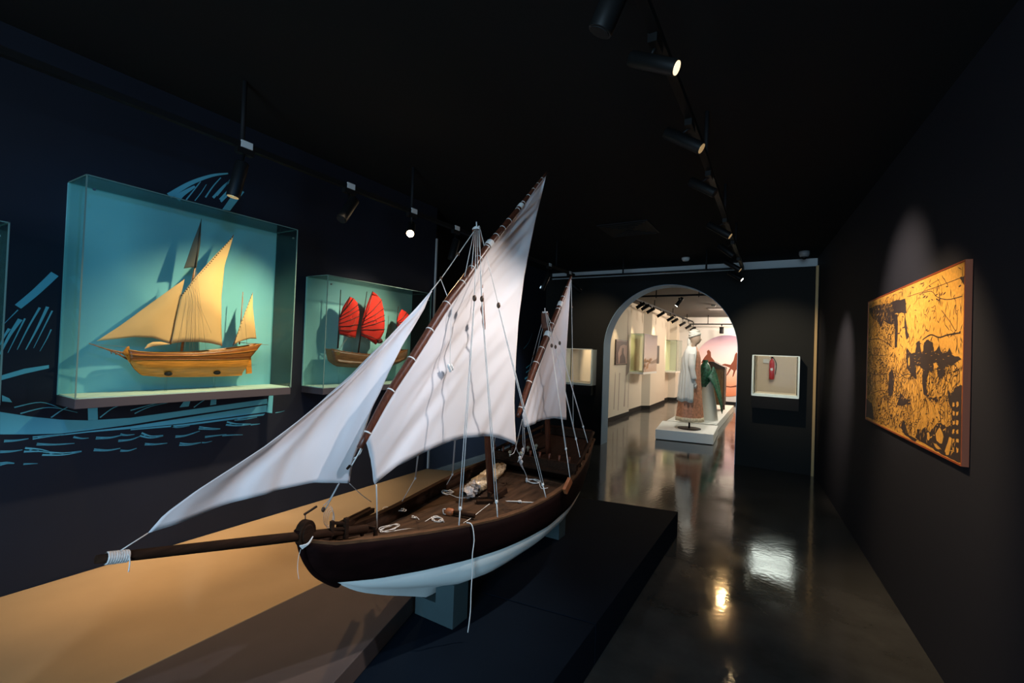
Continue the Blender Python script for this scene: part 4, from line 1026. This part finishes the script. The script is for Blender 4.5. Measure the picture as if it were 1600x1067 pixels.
for l, w_ in [([(362, 440), (400, 415), (440, 425), (480, 412), (540, 400)], .007), ([(345, 232), (400, 215), (430, 240), (480, 250), (548, 232)], .004), ([(290, 245), (400, 205), (548, 145)], .003), ([(320, 280), (380, 200), (440, 160)], .002), ([(110, 450), (160, 445), (210, 470)], .005), ([(108, 600), (150, 610), (200, 600)], .004), ([(120, 700), (170, 680), (205, 690)], .004), ([(250, 620), (300, 600), (330, 640)], .004), ([(450, 300), (490, 350), (520, 390), (525, 300)], .004), ([(330, 560), (300, 620), (260, 600)], .003), ([(140, 560), (140, 680)], .003), ([(165, 480), (165, 720)], .002), ([(120, 520), (190, 520)], .003)]: inkline(l, w_)
for i in range(420):
    u, v = rr.random(), rr.random()
    if u > .4 and v > .5 and rr.random() < .8: continue
    an = rr.uniform(0, 6.28); q = []
    for k in range(rr.choice((4, 5, 6))):
        q.append(on_canvas(min(.985, max(.015, u)), min(.98, max(.02, v)), .0247)); an += rr.gauss(0, .9); u += .016*math.cos(an); v += .03*math.sin(an)
    q = catmull(q, 3); wd = rr.uniform(.002, .0045)
    for a_, c_ in zip(q, q[1:]):
        if (c_-a_).length < 1e-4: continue
        d_ = (c_-a_).normalized(); n_ = d_.cross(RNRM).normalized()*wd/2; mb._add([a_-n_, c_-n_, c_+n_, a_+n_], [(0, 1, 2, 3)])
mb.build('ink_drawing', mat('brown_black_ink', (.035, .022, .02), .6), AP)
mb = MB()
for pl in [[(426, 868), (446, 838), (464, 880), (456, 912), (432, 900)], [(470, 945), (490, 880), (503, 885), (488, 962), (474, 960)], [(385, 868), (395, 862), (402, 885), (390, 900)], [(415, 545), (428, 540), (438, 560), (428, 572), (418, 565)], [(296, 535), (301, 512), (303, 560), (298, 562)], [(410, 905), (440, 925), (455, 940), (430, 935)]]: ink(pl, .0254, mb)
for r_ in range(6):
    for cc in range(2):
        x_, y_ = 505+cc*18, 720+r_*42; ink([(x_, y_), (x_+10, y_-3), (x_+10, y_+16), (x_, y_+18)], .0254, mb)
for i in range(330):
    if i < 120: u, v = rr.uniform(.02, .38), rr.uniform(.8, .97)
    elif i < 260: u, v = rr.uniform(.5, .97), rr.uniform(.03, .3)
    else: u, v = rr.uniform(.4, .95), rr.uniform(.36, .56)
    an = rr.gauss(1.0, .7) if i < 260 else rr.gauss(0, .15); ln = rr.uniform(.015, .04); wd = rr.uniform(.003, .008) if i < 260 else .002
    c_ = on_canvas(u, v, .0254); d_ = RD*math.cos(an)+Vector((0, 0, math.sin(an))); n_ = RD*-math.sin(an)+Vector((0, 0, math.cos(an)))
    mb._add([c_-d_*ln/2, c_+n_*wd/2, c_+d_*ln/2, c_-n_*wd/2], [(0, 1, 2, 3)])
mb.build('pale_cutouts', GOLD, AP)

# ---------------------------------------------------------------- vitrines in the black end wall
def vitrine(wn, label):
    x0, x1, z0, z1 = wn; ya, yb = YB-.2, YB2+.02
    GLV = glass('vitrine_glass', (.985, .985, .975), .05)
    V = thing('wall_vitrine', ((x0+x1)/2, YB, z0), label, 'display case', 'vitrines in the end wall')
    t = .012; e = .03
    mb = MB()
    mb.box((x0-e, ya, z0-e), (x1+e, YB-.001, z0)); mb.build('bottom_pane', mat('white_glass', (.85, .95, .92), .3), V)
    MB().box((x0-e, ya, z1), (x1+e, YB-.001, z1+.008)).build('top_pane', GLV, V)
    mb = MB().box((x0-e, ya, z0), (x0-e+.02, YB-.001, z1)); mb.box((x1+e-.02, ya, z0), (x1+e, YB-.001, z1)); mb.build('side_panes', mat('white_glass', (.85, .95, .92), .3), V)
    MB().box((x0-e, ya-.005, z0-e), (x1+e, ya, z1+.008)).build('front_pane', GLV, V)
    mb = MB().box((x0-e, ya-.009, z0-e), (x0-e+.007, ya-.005, z1+.008)); mb.box((x1+e-.007, ya-.009, z0-e), (x1+e, ya-.005, z1+.008)); mb.box((x0-e, ya-.009, z0-e), (x1+e, ya-.005, z0-e+.007)); mb.box((x0-e, ya-.009, z1), (x1+e, ya-.005, z1+.008))
    mb.build('glass_edges', mat('white_glass', (.85, .95, .92), .3), V)
    mb = MB().box((x0, YB, z0), (x0+.004, YB2, z1)); mb.box((x1-.004, YB, z0), (x1, YB2, z1)); mb.box((x0, YB, z0), (x1, YB2, z0+.004)); mb.box((x0, YB, z1-.004), (x1, YB2, z1)); mb.build('lining', CREAM, V)
    MB().box((x0-e, ya-.005, z0-e-.16), (x1+e, YB-.001, z0-e-.001)).build('case_base', BLACKP, V)
vitrine(WR, 'square glass vitrine right of the arch, with a red extinguisher seen through it')
vitrine(WLF, 'square glass vitrine left of the arch, behind the stern rigging')

# ---------------------------------------------------------------- ceiling fittings
mb = MB().box((-1.83, 4.72, ZC-.012), (-1.28, 5.25, ZC-.001)); V = tag(mb.build('ceiling_vent', BLACKP), 'square black air vent in the dark ceiling', 'vent')
mb = MB()
for k in range(5): i_ = .05*k; mb.box((-1.8+i_, 4.75+i_, ZC-.022), (-1.31-i_, 4.757+i_, ZC-.013)); mb.box((-1.8+i_, 5.22-i_, ZC-.022), (-1.31-i_, 5.227-i_, ZC-.013))
mb.build('louvres', BLACK, V)
mb = MB().lathe([(.055, 0), (.055, .02), (.04, .045), (.02, .05)], (-1.289, 6.8, ZC-.052)); mb.v = [Vector((v.x, v.y, 2*(ZC-.026)-v.z)) for v in mb.v]
tag(mb.build('smoke_detector', WHITEP), 'white smoke detector on the ceiling before the pale band', 'smoke detector')
mb = MB().lathe([(.02, 0), (.05, .01), (.06, .04), (.06, .075)], (.13, 6.9, ZC-.077)); CMR = tag(mb.build('dome_camera', GREYP), 'small grey dome camera on the ceiling in the right corner', 'camera')
MB().blob((.13, 6.9, ZC-.075), .035, .035, .03, 14, 8).build('dome', BLACK, CMR)
mb = MB().bar((LW2+.4, 6.35, 2.62), (XTR-.19, 6.4, 2.62), .03, .025); T = thing('light_track', (-2, 6.38, 2.62), 'black light track crossing the room in front of the arch', 'light track')
mb.build('rail', BLACK, T)
for x_ in (-2.05, -.95): MB().tube([(x_, 6.375, 2.62), (x_, 6.375, ZC)], .012, 8).build('hanger_rod', BLACKP, T)

# ---------------------------------------------------------------- the room beyond the arch
def far_track(pts, rods, label):
    T = thing('light_track', pts[0], label, 'light track'); MB().bar(pts[0], pts[1], .04, .035).build('rail', BLACKP, T)
    for r in rods: MB().tube([r, (r[0], r[1], FZ)], .012, 6).build('hanger_rod', BLACKP, T)
far_track([(-2.75, 9.2, 2.62), (-2.75, 16, 2.62)], [(-2.75, 11, 2.62), (-2.75, 13, 2.62), (-2.75, 15, 2.62)], 'black light track along the cream wall beyond the arch')
far_track([(-2.72, 9.3, 2.66), (-.9, 9.3, 2.66)], [(-2.3, 9.3, 2.62), (-1.5, 9.3, 2.62)], 'near cross track on the ceiling beyond the arch')
far_track([(-2.75, 15.4, 2.5), (-.6, 15.4, 2.5)], [(-2.2, 15.4, 2.5), (-1.4, 15.4, 2.5)], 'far cross track in front of the round mural')
for i, (sx, sy) in enumerate([(410, 235), (460, 265), (515, 298), (620, 340), (720, 385), (765, 405), (845, 440), (905, 470), (955, 490)]):
    q = at_x(940+sx/6.667, 440+sy/6.667, -2.75)
    q.z = min(q.z, 2.54); ordn = ['first', 'second', 'third', 'fourth', 'fifth', 'sixth', 'seventh', 'eighth', 'last'][i]
    lamp((-2.75, q.y, 2.62), q+Vector((-.09, -.03, -.06)), q+Vector((.07, .03, .05)), f'{ordn} black spotlight from the arch in the row along the cream wall', LAMPDIM, .036)
q = at_y(1061, 473, 9.4)
lamp((q.x+.03, 9.3, 2.62), q+Vector((-.05, 0, -.06)), q+Vector((.06, .02, .1)), 'single spotlight hanging in the top of the arch, lens lit white', mat('white_lit_lens', (1, 1, 1), .4, emit=(1, .95, .85), estr=8), .036)
q = at_y(1127.5, 516, 15.4)
lamp((q.x, 15.4, 2.5), (q.x, 15.4, q.z-.1), (q.x, 15.4, q.z+.1), 'spotlight pointing straight down above the round mural', BLACKP, .06)
CP = thing('ceiling_light', (-.15, 10.3, FZ), 'flat white ceiling light panel beyond the end wall, mirrored in the floor', 'ceiling light')
MB().box((-.62, 9.1, FZ-.03), (.32, 11.6, FZ-.001)).build('frame', WHITEP, CP)
MB().box((-.6, 9.12, FZ-.034), (.3, 11.58, FZ-.0305)).build('diffuser', mat('lit_diffuser', (1, 1, 1), .5, emit=(.9, 1, .92), estr=6.5), CP)
mb = MB().lathe([(.02, 0), (.05, .01), (.06, .05)], (-1.64, 12.3, FZ-.055)); tag(mb.build('smoke_detector', WHITEP), 'white smoke detector on the ceiling beyond the arch', 'smoke detector')
MBv = MB().box((-1.9, 13.1, FZ-.015), (-1.3, 13.6, FZ-.001)); tag(MBv.build('ceiling_vent', GREYP), 'air vent in the ceiling beyond the arch', 'vent')
# lights on the cream wall
for y_, z_, w_ in [(8.35, 1.3, 110), (9.8, 1.6, 34), (11.4, 1.95, 40), (12.9, 2.0, 34), (14.8, 1.9, 40)]:
    spot('lamp_light', (-2.72, y_, 2.45), (-3.3, y_+.05, z_), w_, (1, .74, .44), 42, .8)
spot('lamp_light', (-2.6, 10.5, 2.45), (-3.3, 11.4, 1.4), 60, (1, .84, .55), 40, .7)
spot('lamp_light', (-2.6, 14.2, 2.4), (-3.3, 15.0, 1.4), 60, (1, .84, .55), 40, .7)
spot('lamp_light', (-1.5, 14.4, 2.6), (-1.7, 16.2, .2), 90, (.75, .88, 1), 70, .8)
spot('lamp_light', (-1.5, 8.0, 2.6), (-1.5, 8.9, .9), 75, (1, .93, .84), 60, .6)
spot('lamp_light', (-1.5, 13.6, 2.6), (-1.75, 16.2, 1.4), 95, (1, .82, .74), 70, .6)
# framed picture on the cream wall
pa, pb = Vector((-3.299, 9.86, 1.24)), Vector((-3.299, 10.7, 1.8))
FP = thing('framed_picture', (-3.299, 10.28, 1.24), 'dark arched picture of a robed figure on the cream wall beyond the arch', 'picture')
MB().box((-3.299, 9.86, 1.24), (-3.27, 10.7, 1.8)).build('frame', mat('dark_picture_frame', (.05, .035, .03), .5), FP)
MB().box((-3.27, 9.89, 1.26), (-3.266, 10.67, 1.78)).build('picture_field', mat('pink_brown_paint', (.36, .22, .17), .6), FP)
mb = MB(); c_ = 10.33
mb.poly([(-3.2655, 9.9, 1.27), (-3.2655, 10.05, 1.27), (-3.2655, 10.0, 1.5), (-3.2655, 10.15, 1.66), (-3.2655, 10.35, 1.7), (-3.2655, 10.6, 1.68), (-3.2655, 10.66, 1.77), (-3.2655, 9.9, 1.77)], (.001, 0, 0))
mb.poly([(-3.2655, c_-.22, 1.27), (-3.2655, c_+.25, 1.27), (-3.2655, c_+.18, 1.4), (-3.2655, c_+.05, 1.5), (-3.2655, c_+.06, 1.62), (-3.2655, c_-.04, 1.62), (-3.2655, c_-.06, 1.48), (-3.2655, c_-.18, 1.42)], (.002, 0, 0))
mb.build('painted_figure', mat('dark_red_brown_paint', (.06, .025, .02), .6), FP)
# glass cases on the cream wall
def far_case(y0, y1, z0, z1, x0, d, label, printed):
    C = thing('display_case', (x0, (y0+y1)/2, z0), label, 'display case', 'glass cases beyond the arch')
    MB().box((x0+.001, y0, z0-.05), (x0+d, y1, z0)).build('case_base', PLINTH, C)
    MB().box((x0+.001, y0, z0), (x0+.02, y1, z1)).build('back_panel', mat('pale_yellow_panel', (.8, .7, .46), .8), C)
    if printed:
        MB().box((x0+d-.012, y0, z0), (x0+d-.006, y1, z1)).build('printed_panel', mat('pink_white_print', (.72, .52, .46), .7), C)
        mb = MB()
        for k in range(9):
            yy = lerp(y0+.1, y1-.1, rr.random()); zz = z0+.05+.22*rr.random(); mb.poly([(x0+d-.0055, yy-.12, zz), (x0+d-.0055, yy+.12, zz+.03), (x0+d-.0055, yy+.06, zz+.1), (x0+d-.0055, yy-.05, zz+.07)], (.0008, 0, 0))
        mb.build('print_marks', mat('orange_brown_print', (.5, .25, .12), .7), C)
    MB().box((x0+d-.005, y0, z0), (x0+d, y1, z1)).build('front_pane', GLASS, C)
    MB().box((x0+.02, y0, z0), (x0+d-.006, y0+.006, z1)).build('side_pane', GLASS2, C)
    MB().box((x0+.02, y0+.007, z1-.006), (x0+d-.006, y1, z1)).build('top_pane', GLASS, C)
    mb = MB().box((x0+d-.004, y0-.004, z0), (x0+d+.006, y0+.006, z1)); mb.box((x0+.02, y0-.004, z1-.003), (x0+d+.006, y0+.006, z1+.006)); mb.box((x0+d-.004, y0, z1-.003), (x0+d+.006, y1, z1+.006)); mb.build('glass_edges', mat('dark_glass_edge', (.1, .12, .1), .3), C)
far_case(11.12, 12.42, 1.06, 1.985, -3.42, .42, 'tall glass case with a pink printed front on the cream wall', True)
far_case(14.85, 15.7, 1.0, 1.96, -3.4, .4, 'farther plain glass case on the cream wall near the corner', False)
mb = MB().box((-3.24, 12.85, 1.24), (-3.2, 13.5, 1.75)); tag(mb.build('wall_panel', mat('dark_green_panel', (.025, .045, .035), .3)), 'small dark green panel on the cream wall between the two glass cases', 'panel')
# printed tower silhouette on the cream wall
mb = MB()
xw = -3.2985
for pl in [[(10.62, .25), (10.72, .25), (10.72, .95), (10.95, 1.05), (11.02, 1.25), (10.98, 1.55), (10.85, 1.8), (10.78, 2.2), (10.76, 2.5), (10.72, 2.2), (10.74, 1.85), (10.7, 1.0)], [(9.9, .25), (9.95, .25), (9.98, 1.0), (9.93, 1.1)], [(10.2, .2), (10.25, .2), (10.28, 1.05), (10.22, 1.05)], [(10.95, .2), (10.99, .2), (10.99, 1.0), (10.95, 1.0)], [(8.7, .2), (8.72, .2), (8.73, 1.1)], [(9.2, .2), (9.22, .2), (9.2, 1.3)], [(9.5, .25), (9.53, .25), (9.51, .9)]]:
    mb._add([(xw, y, z) for y, z in pl], [list(t) for t in tessellate_polygon([[Vector((xw, y, z)) for y, z in pl]])])
tag(mb.build('wall_print', mat('grey_beige_print', (.42, .33, .27), .8)), 'faint beige tower print on the cream wall beside the picture', 'mural')
# round mural on the far wall
MC = Vector((-1.72, FYB-.0065, 1.22)); 
CM = thing('round_mural', (MC.x, FYB, MC.z-.98), 'round pink sunset mural with dark rider silhouettes on the far wall', 'mural')
SUN = gradient('sunset_print', [(0, (.8, .24, .1)), (.3, (.95, .45, .28)), (.55, (.95, .66, .58)), (.8, (.75, .52, .56)), (1, (.3, .2, .3))], 2, .24, 2.2)
MB().disc(MC, (0, 1, 0), .98, .01, 64).build('mural_disc', SUN, CM)
yq = FYB-.013
def far(l): return [at_y(1020+a_/4.443, 480+c_/4.446, yq) for a_, c_ in l]
mb = MB()
for pl in [[(335, 385), (360, 345), (378, 325), (375, 305), (388, 295), (402, 310), (405, 345), (430, 375), (490, 410), (470, 418), (400, 395), (350, 392)],
           [(475, 400), (500, 392), (540, 400), (560, 370), (570, 330), (580, 312), (592, 330), (592, 420), (575, 440), (560, 480), (552, 484), (560, 440), (545, 430), (520, 470), (508, 478), (535, 420), (505, 408)],
           [(497, 545), (540, 550), (592, 540), (592, 552), (540, 558), (497, 552)]]:
    q_ = far(pl); mb._add(q_, [list(t) for t in tessellate_polygon([q_])])
mb.build('rider_silhouettes', mat('dark_rust_print', (.2, .05, .02), .8), CM)
# plinths
MB_ = MB().poly([(-2.0, 8.33, .012), (-1.07, 8.48, .012), (-1.14, 9.62, .012), (-2.15, 9.5, .012)], (0, 0, .168)); o = MB_.build('plinth', PLINTH, None, bevel=.005); tag(o, 'low white plinth under the turbaned mannequin', 'plinth')
PB = MB().poly([(-1.95, 8.4, .0), (-1.1, 8.53, .0), (-1.17, 9.55, .0), (-2.1, 9.45, .0)], (0, 0, .012)).build('shadow_gap', BLACKP, o)
PB.parent = o
MB_ = MB().poly([(-2.12, 9.75, .001), (-1.2, 9.9, .001), (-1.3, 14.2, .001), (-2.2, 14.0, .001)], (0, 0, .16)); o = MB_.build('plinth', PLINTH, None, bevel=.005); tag(o, 'long low white plinth under the cabinet and the green costume', 'plinth')
# turbaned mannequin
MX, MY = -1.53, 8.86; PZ = .18
MQ = thing('costume_mannequin', (MX, MY, PZ), 'mannequin in white turban, white cape and salmon robe on the near plinth', 'mannequin')
MB().disc((MX, MY, PZ+.006), (0, 0, 1), .2, .012, 32).build('stand_plate', BLACK, MQ)
MB().tube([(MX, MY, PZ+.01), (MX, MY, PZ+.3)], .016, 10).build('stand_pole', BLACK, MQ)
def loft(secs, n=28, folds=0, amp=0, seed=0):
    """secs: (z, cx, cy, rx, ry)"""
    P = []
    for z, cx, cy, rx, ry in secs:
        row = []
        for k in range(n):
            t = 2*math.pi*k/n; f = 1+(amp*math.sin(folds*t+seed) if folds else 0)*min(1, max(0, (1.4-z)))
            row.append(Vector((cx+rx*f*math.cos(t), cy+ry*f*math.sin(t), z)))
        P.append(row)
    return MB().grid(P, True, True)
SALMON = mat('salmon_brocade', (.62, .27, .15), .6, noise_amt=.3, noise_scale=25)
loft([(.33, MX, MY, .23, .26), (.4, MX, MY, .225, .25), (.7, MX, MY, .2, .22), (1.0, MX, MY, .175, .19), (1.25, MX+.01, MY, .15, .16), (1.45, MX+.02, MY, .14, .17), (1.58, MX+.03, MY, .1, .15), (1.66, MX+.04, MY, .05, .06)], 40, 9, .05).build('robe', SALMON, MQ, solid=.004)
mb = loft([(.325, MX, MY, .236, .266), (.40, MX, MY, .231, .256)], 40, 9, .05); tag(mb.build('hem', mat('cream_brocade', (.75, .62, .42), .7, noise_amt=.3, noise_scale=40), MQ, solid=.004), 'cream patterned hem')
CREAMC = mat('white_cape_cloth', (.85, .82, .74), .85)
RX = [(.33, .23), (.4, .225), (.7, .2), (1.0, .175), (1.25, .15), (1.45, .14), (1.58, .1), (1.66, .05)]
RY = [(.33, .26), (.4, .25), (.7, .22), (1.0, .19), (1.25, .16), (1.45, .17), (1.58, .15), (1.66, .06)]
P = []
for z in (.68, .76, .9, 1.05, 1.2, 1.35, 1.45, 1.52, 1.58, 1.63, 1.67):
    row = []; a0 = interp([(.68, 205), (1.2, 195), (1.45, 150), (1.67, 70)], z); a1 = interp([(.68, 292), (1.2, 296), (1.45, 306), (1.67, 330)], z)
    for k in range(33):
        t = math.radians(lerp(a0, a1, k/32)); f = .028+.012*math.sin(k*1.1)*(1.75-z)
        row.append(Vector((MX+.01+(interp(RX, z)+f)*math.cos(t), MY+(interp(RY, z)+f)*math.sin(t), z+.012*math.sin(k*.4))))
    P.append(row)
MB().grid(P).build('cape', CREAMC, MQ, solid=.006)
hx, hz = MX+.055, 1.8
mb = MB()
secs = [(1.64, hx-.015, MY, .045, .045), (1.70, hx-.012, MY, .045, .045), (1.725, hx+.01, MY, .06, .05), (1.76, hx+.012, MY, .085, .065), (1.80, hx+.006, MY, .092, .072), (1.85, hx, MY, .095, .075), (1.9, hx-.005, MY, .09, .07), (1.935, hx-.01, MY, .05, .045)]
mb = loft(secs, 24); mb.blob((hx+.098, MY, 1.80), .018, .012, .022, 8, 6)
mb.build('head', mat('mannequin_skin', (.5, .36, .25), .6), MQ)
mb = MB()
for k, (z, tl, r_) in enumerate([(1.865, .25, .088), (1.89, .1, .09), (1.915, -.1, .085), (1.94, .05, .068), (1.96, 0, .045)]):
    mb.tube([(hx-.006+r_*math.cos(t), MY+r_*.86*math.sin(t), z+.03*tl*math.cos(t)*4) for t in [2*math.pi*i/24 for i in range(25)]], .021, 8)
mb.blob((hx-.005, MY, 1.95), .07, .06, .04, 14, 8)
mb.tube([(hx-.08, MY+.02, 1.87), (hx-.1, MY+.01, 1.77), (hx-.09, MY, 1.66), (hx-.06, MY, 1.6)], [.03, .035, .04, .03], 10)
mb.build('turban', mat('cream_turban_cloth', (.84, .78, .66), .85), MQ)
for s_ in (-1, 1):
    mb = MB().tube(catmull([(MX+.03, MY+s_*.15, 1.54), (MX+.05, MY+s_*.2, 1.3), (MX+.09, MY+s_*.2, 1.08)], 6), [.06]*7+[.05]*5+[.045], 10); A = mb.build('sleeve', CREAMC, MQ)
    mb = MB().blob((MX+.1, MY+s_*.2, 1.02), .025, .02, .05, 10, 8)
    for f in range(4): mb.tube([(MX+.085+f*.012, MY+s_*.2, .99), (MX+.09+f*.013, MY+s_*.195, .95-.006*(f in (1, 2))), (MX+.088+f*.012, MY+s_*.185, .925-.008*(f in (1, 2)))], [.007, .006, .004], 6)
    mb.tube([(MX+.125, MY+s_*.19, 1.02), (MX+.135, MY+s_*.18, .98), (MX+.125, MY+s_*.175, .965)], [.008, .007, .005], 6)
    mb.build('hand', mat('white_glove', (.8, .76, .7), .7), A)
# green costume on a tapering stand
GX, GY = -1.46, 10.6
GQ = thing('costume_stand', (GX, GY, .161), 'tapering pale stand draped with a green patterned costume behind the mannequin', 'costume')
loft([(.161, GX, GY, .2, .22), (.5, GX, GY, .16, .18), (.9, GX-.02, GY, .1, .12), (1.0, GX-.03, GY, .08, .1)], 20).build('stand', mat('pale_grey_stand', (.72, .7, .62), .7), GQ)
GREEN = mat('green_patterned_silk', (.018, .1, .05), .5, noise_amt=.95, noise_scale=30)
mb = loft([(.85, GX-.08, GY, .1, .14), (1.0, GX-.08, GY, .13, .17), (1.2, GX-.08, GY, .12, .16), (1.32, GX-.08, GY, .08, .12), (1.38, GX-.08, GY, .04, .06)], 24, 7, .06); mb.build('jacket', GREEN, GQ, solid=.004)
mb = MB(); P = []
for i in range(12):
    t = i/11; P.append([Vector((GX-.02+.3*t+.1*s_*(1-t)+.02*math.sin(5*s_+t), GY-.22+.3*s_, 1.28-.2*t-.62*t*t-.22*(1-s_)*(1-.4*t)+.02*math.sin(7*s_))) for s_ in [k/10 for k in range(11)]])
mb.grid(P).build('trailing_sleeve', GREEN, GQ, solid=.01)
mb = MB(); P = []
for i in range(6):
    t = i/5; P.append([Vector((GX+.07+.12*t, GY-.19+.06*s_, 1.02-.25*t)) for s_ in (0, .5, 1)])
mb.grid(P).build('trim_panel', mat('pink_gold_brocade', (.55, .3, .18), .6, noise_amt=.5, noise_scale=50), GQ, solid=.006)
mb = loft([(1.36, GX-.08, GY, .05, .07), (1.4, GX-.08, GY, .055, .075), (1.42, GX-.08, GY, .05, .07)], 16); mb.build('collar', GREEN, GQ)
# carved wooden cabinet
CB = thing('wooden_cabinet', (-1.58, 12.6, .161), 'tall brown wooden cabinet with a curved carved crest', 'cabinet')
CW = mat('cabinet_wood', (.17, .08, .02), .45, noise_amt=.35, noise_scale=8, stretch=(6, 6, 1)); CWD = mat('dark_cabinet_wood', (.05, .025, .012), .5)
MB().box((-1.95, 12.5, .3), (-1.38, 12.9, 1.2)).build('body', CW, CB, bevel=.006)
MB().poly([(-1.98, 12.47, 1.2), (-1.35, 12.47, 1.2), (-1.37, 12.47, 1.25), (-1.45, 12.47, 1.28), (-1.62, 12.47, 1.37), (-1.72, 12.47, 1.37), (-1.88, 12.47, 1.28), (-1.96, 12.47, 1.25)], (0, .45, 0)).build('crest', CWD, CB)
for x_ in (-1.94, -1.42):
    for y_ in (12.52, 12.84): MB().box((x_, y_, .161), (x_+.04, y_+.04, .3)).build('leg', CWD, CB)
for k in range(4): MB().box((-1.93+.137*k, 12.488, .36), (-1.93+.137*k+.12, 12.5, 1.14)).build('door_panel', CW, CB)
MB().box((-1.385, 12.49, .3), (-1.365, 12.9, 1.2)).build('corner_post', CWD, CB)
# fire extinguisher seen through the right vitrine
EX = at_y(1206, 575, 12.53)
FE = thing('fire_extinguisher', (EX.x, 12.54, EX.z-.28), 'red fire extinguisher on the beige wall seen through the right vitrine', 'fire extinguisher')
c0 = Vector((EX.x, 12.53, EX.z))
MB().lathe([(.04, -.27), (.056, -.25), (.056, .12), (.045, .17), (.02, .2), (.02, .23)], c0, 20).build('cylinder', mat('red_enamel', (.5, .02, .02), .3), FE)
mb = MB().box((c0.x-.02, c0.y-.03, c0.z+.23), (c0.x+.02, c0.y+.03, c0.z+.27)); mb.bar(c0+Vector((-.02, 0, .28)), c0+Vector((.07, 0, .31)), .02, .012); mb.tube(catmull([c0+Vector((.02, -.02, .25)), c0+Vector((.09, -.02, .1)), c0+Vector((.07, -.03, -.15))], 6), .01, 6)
mb.build('valve_and_hose', BLACKP, FE)
MB().box((c0.x-.025, c0.y-.061, c0.z-.06), (c0.x+.025, c0.y-.054, c0.z+.0)).build('paper_label', WHITEP, FE)
q = at_y(1197, 564, 12.59)
o = MB().box((q.x-.06, 12.575, q.z-.05), (q.x+.06, 12.6, q.z+.05)).build('wall_switch', WHITEP); tag(o, 'small white square plate on the beige wall beside the extinguisher', 'switch plate')
spot('lamp_light', (-.1, 9.8, 2.6), (.0, 12.6, 1.2), 45, (1, .78, .52), 60, .6)
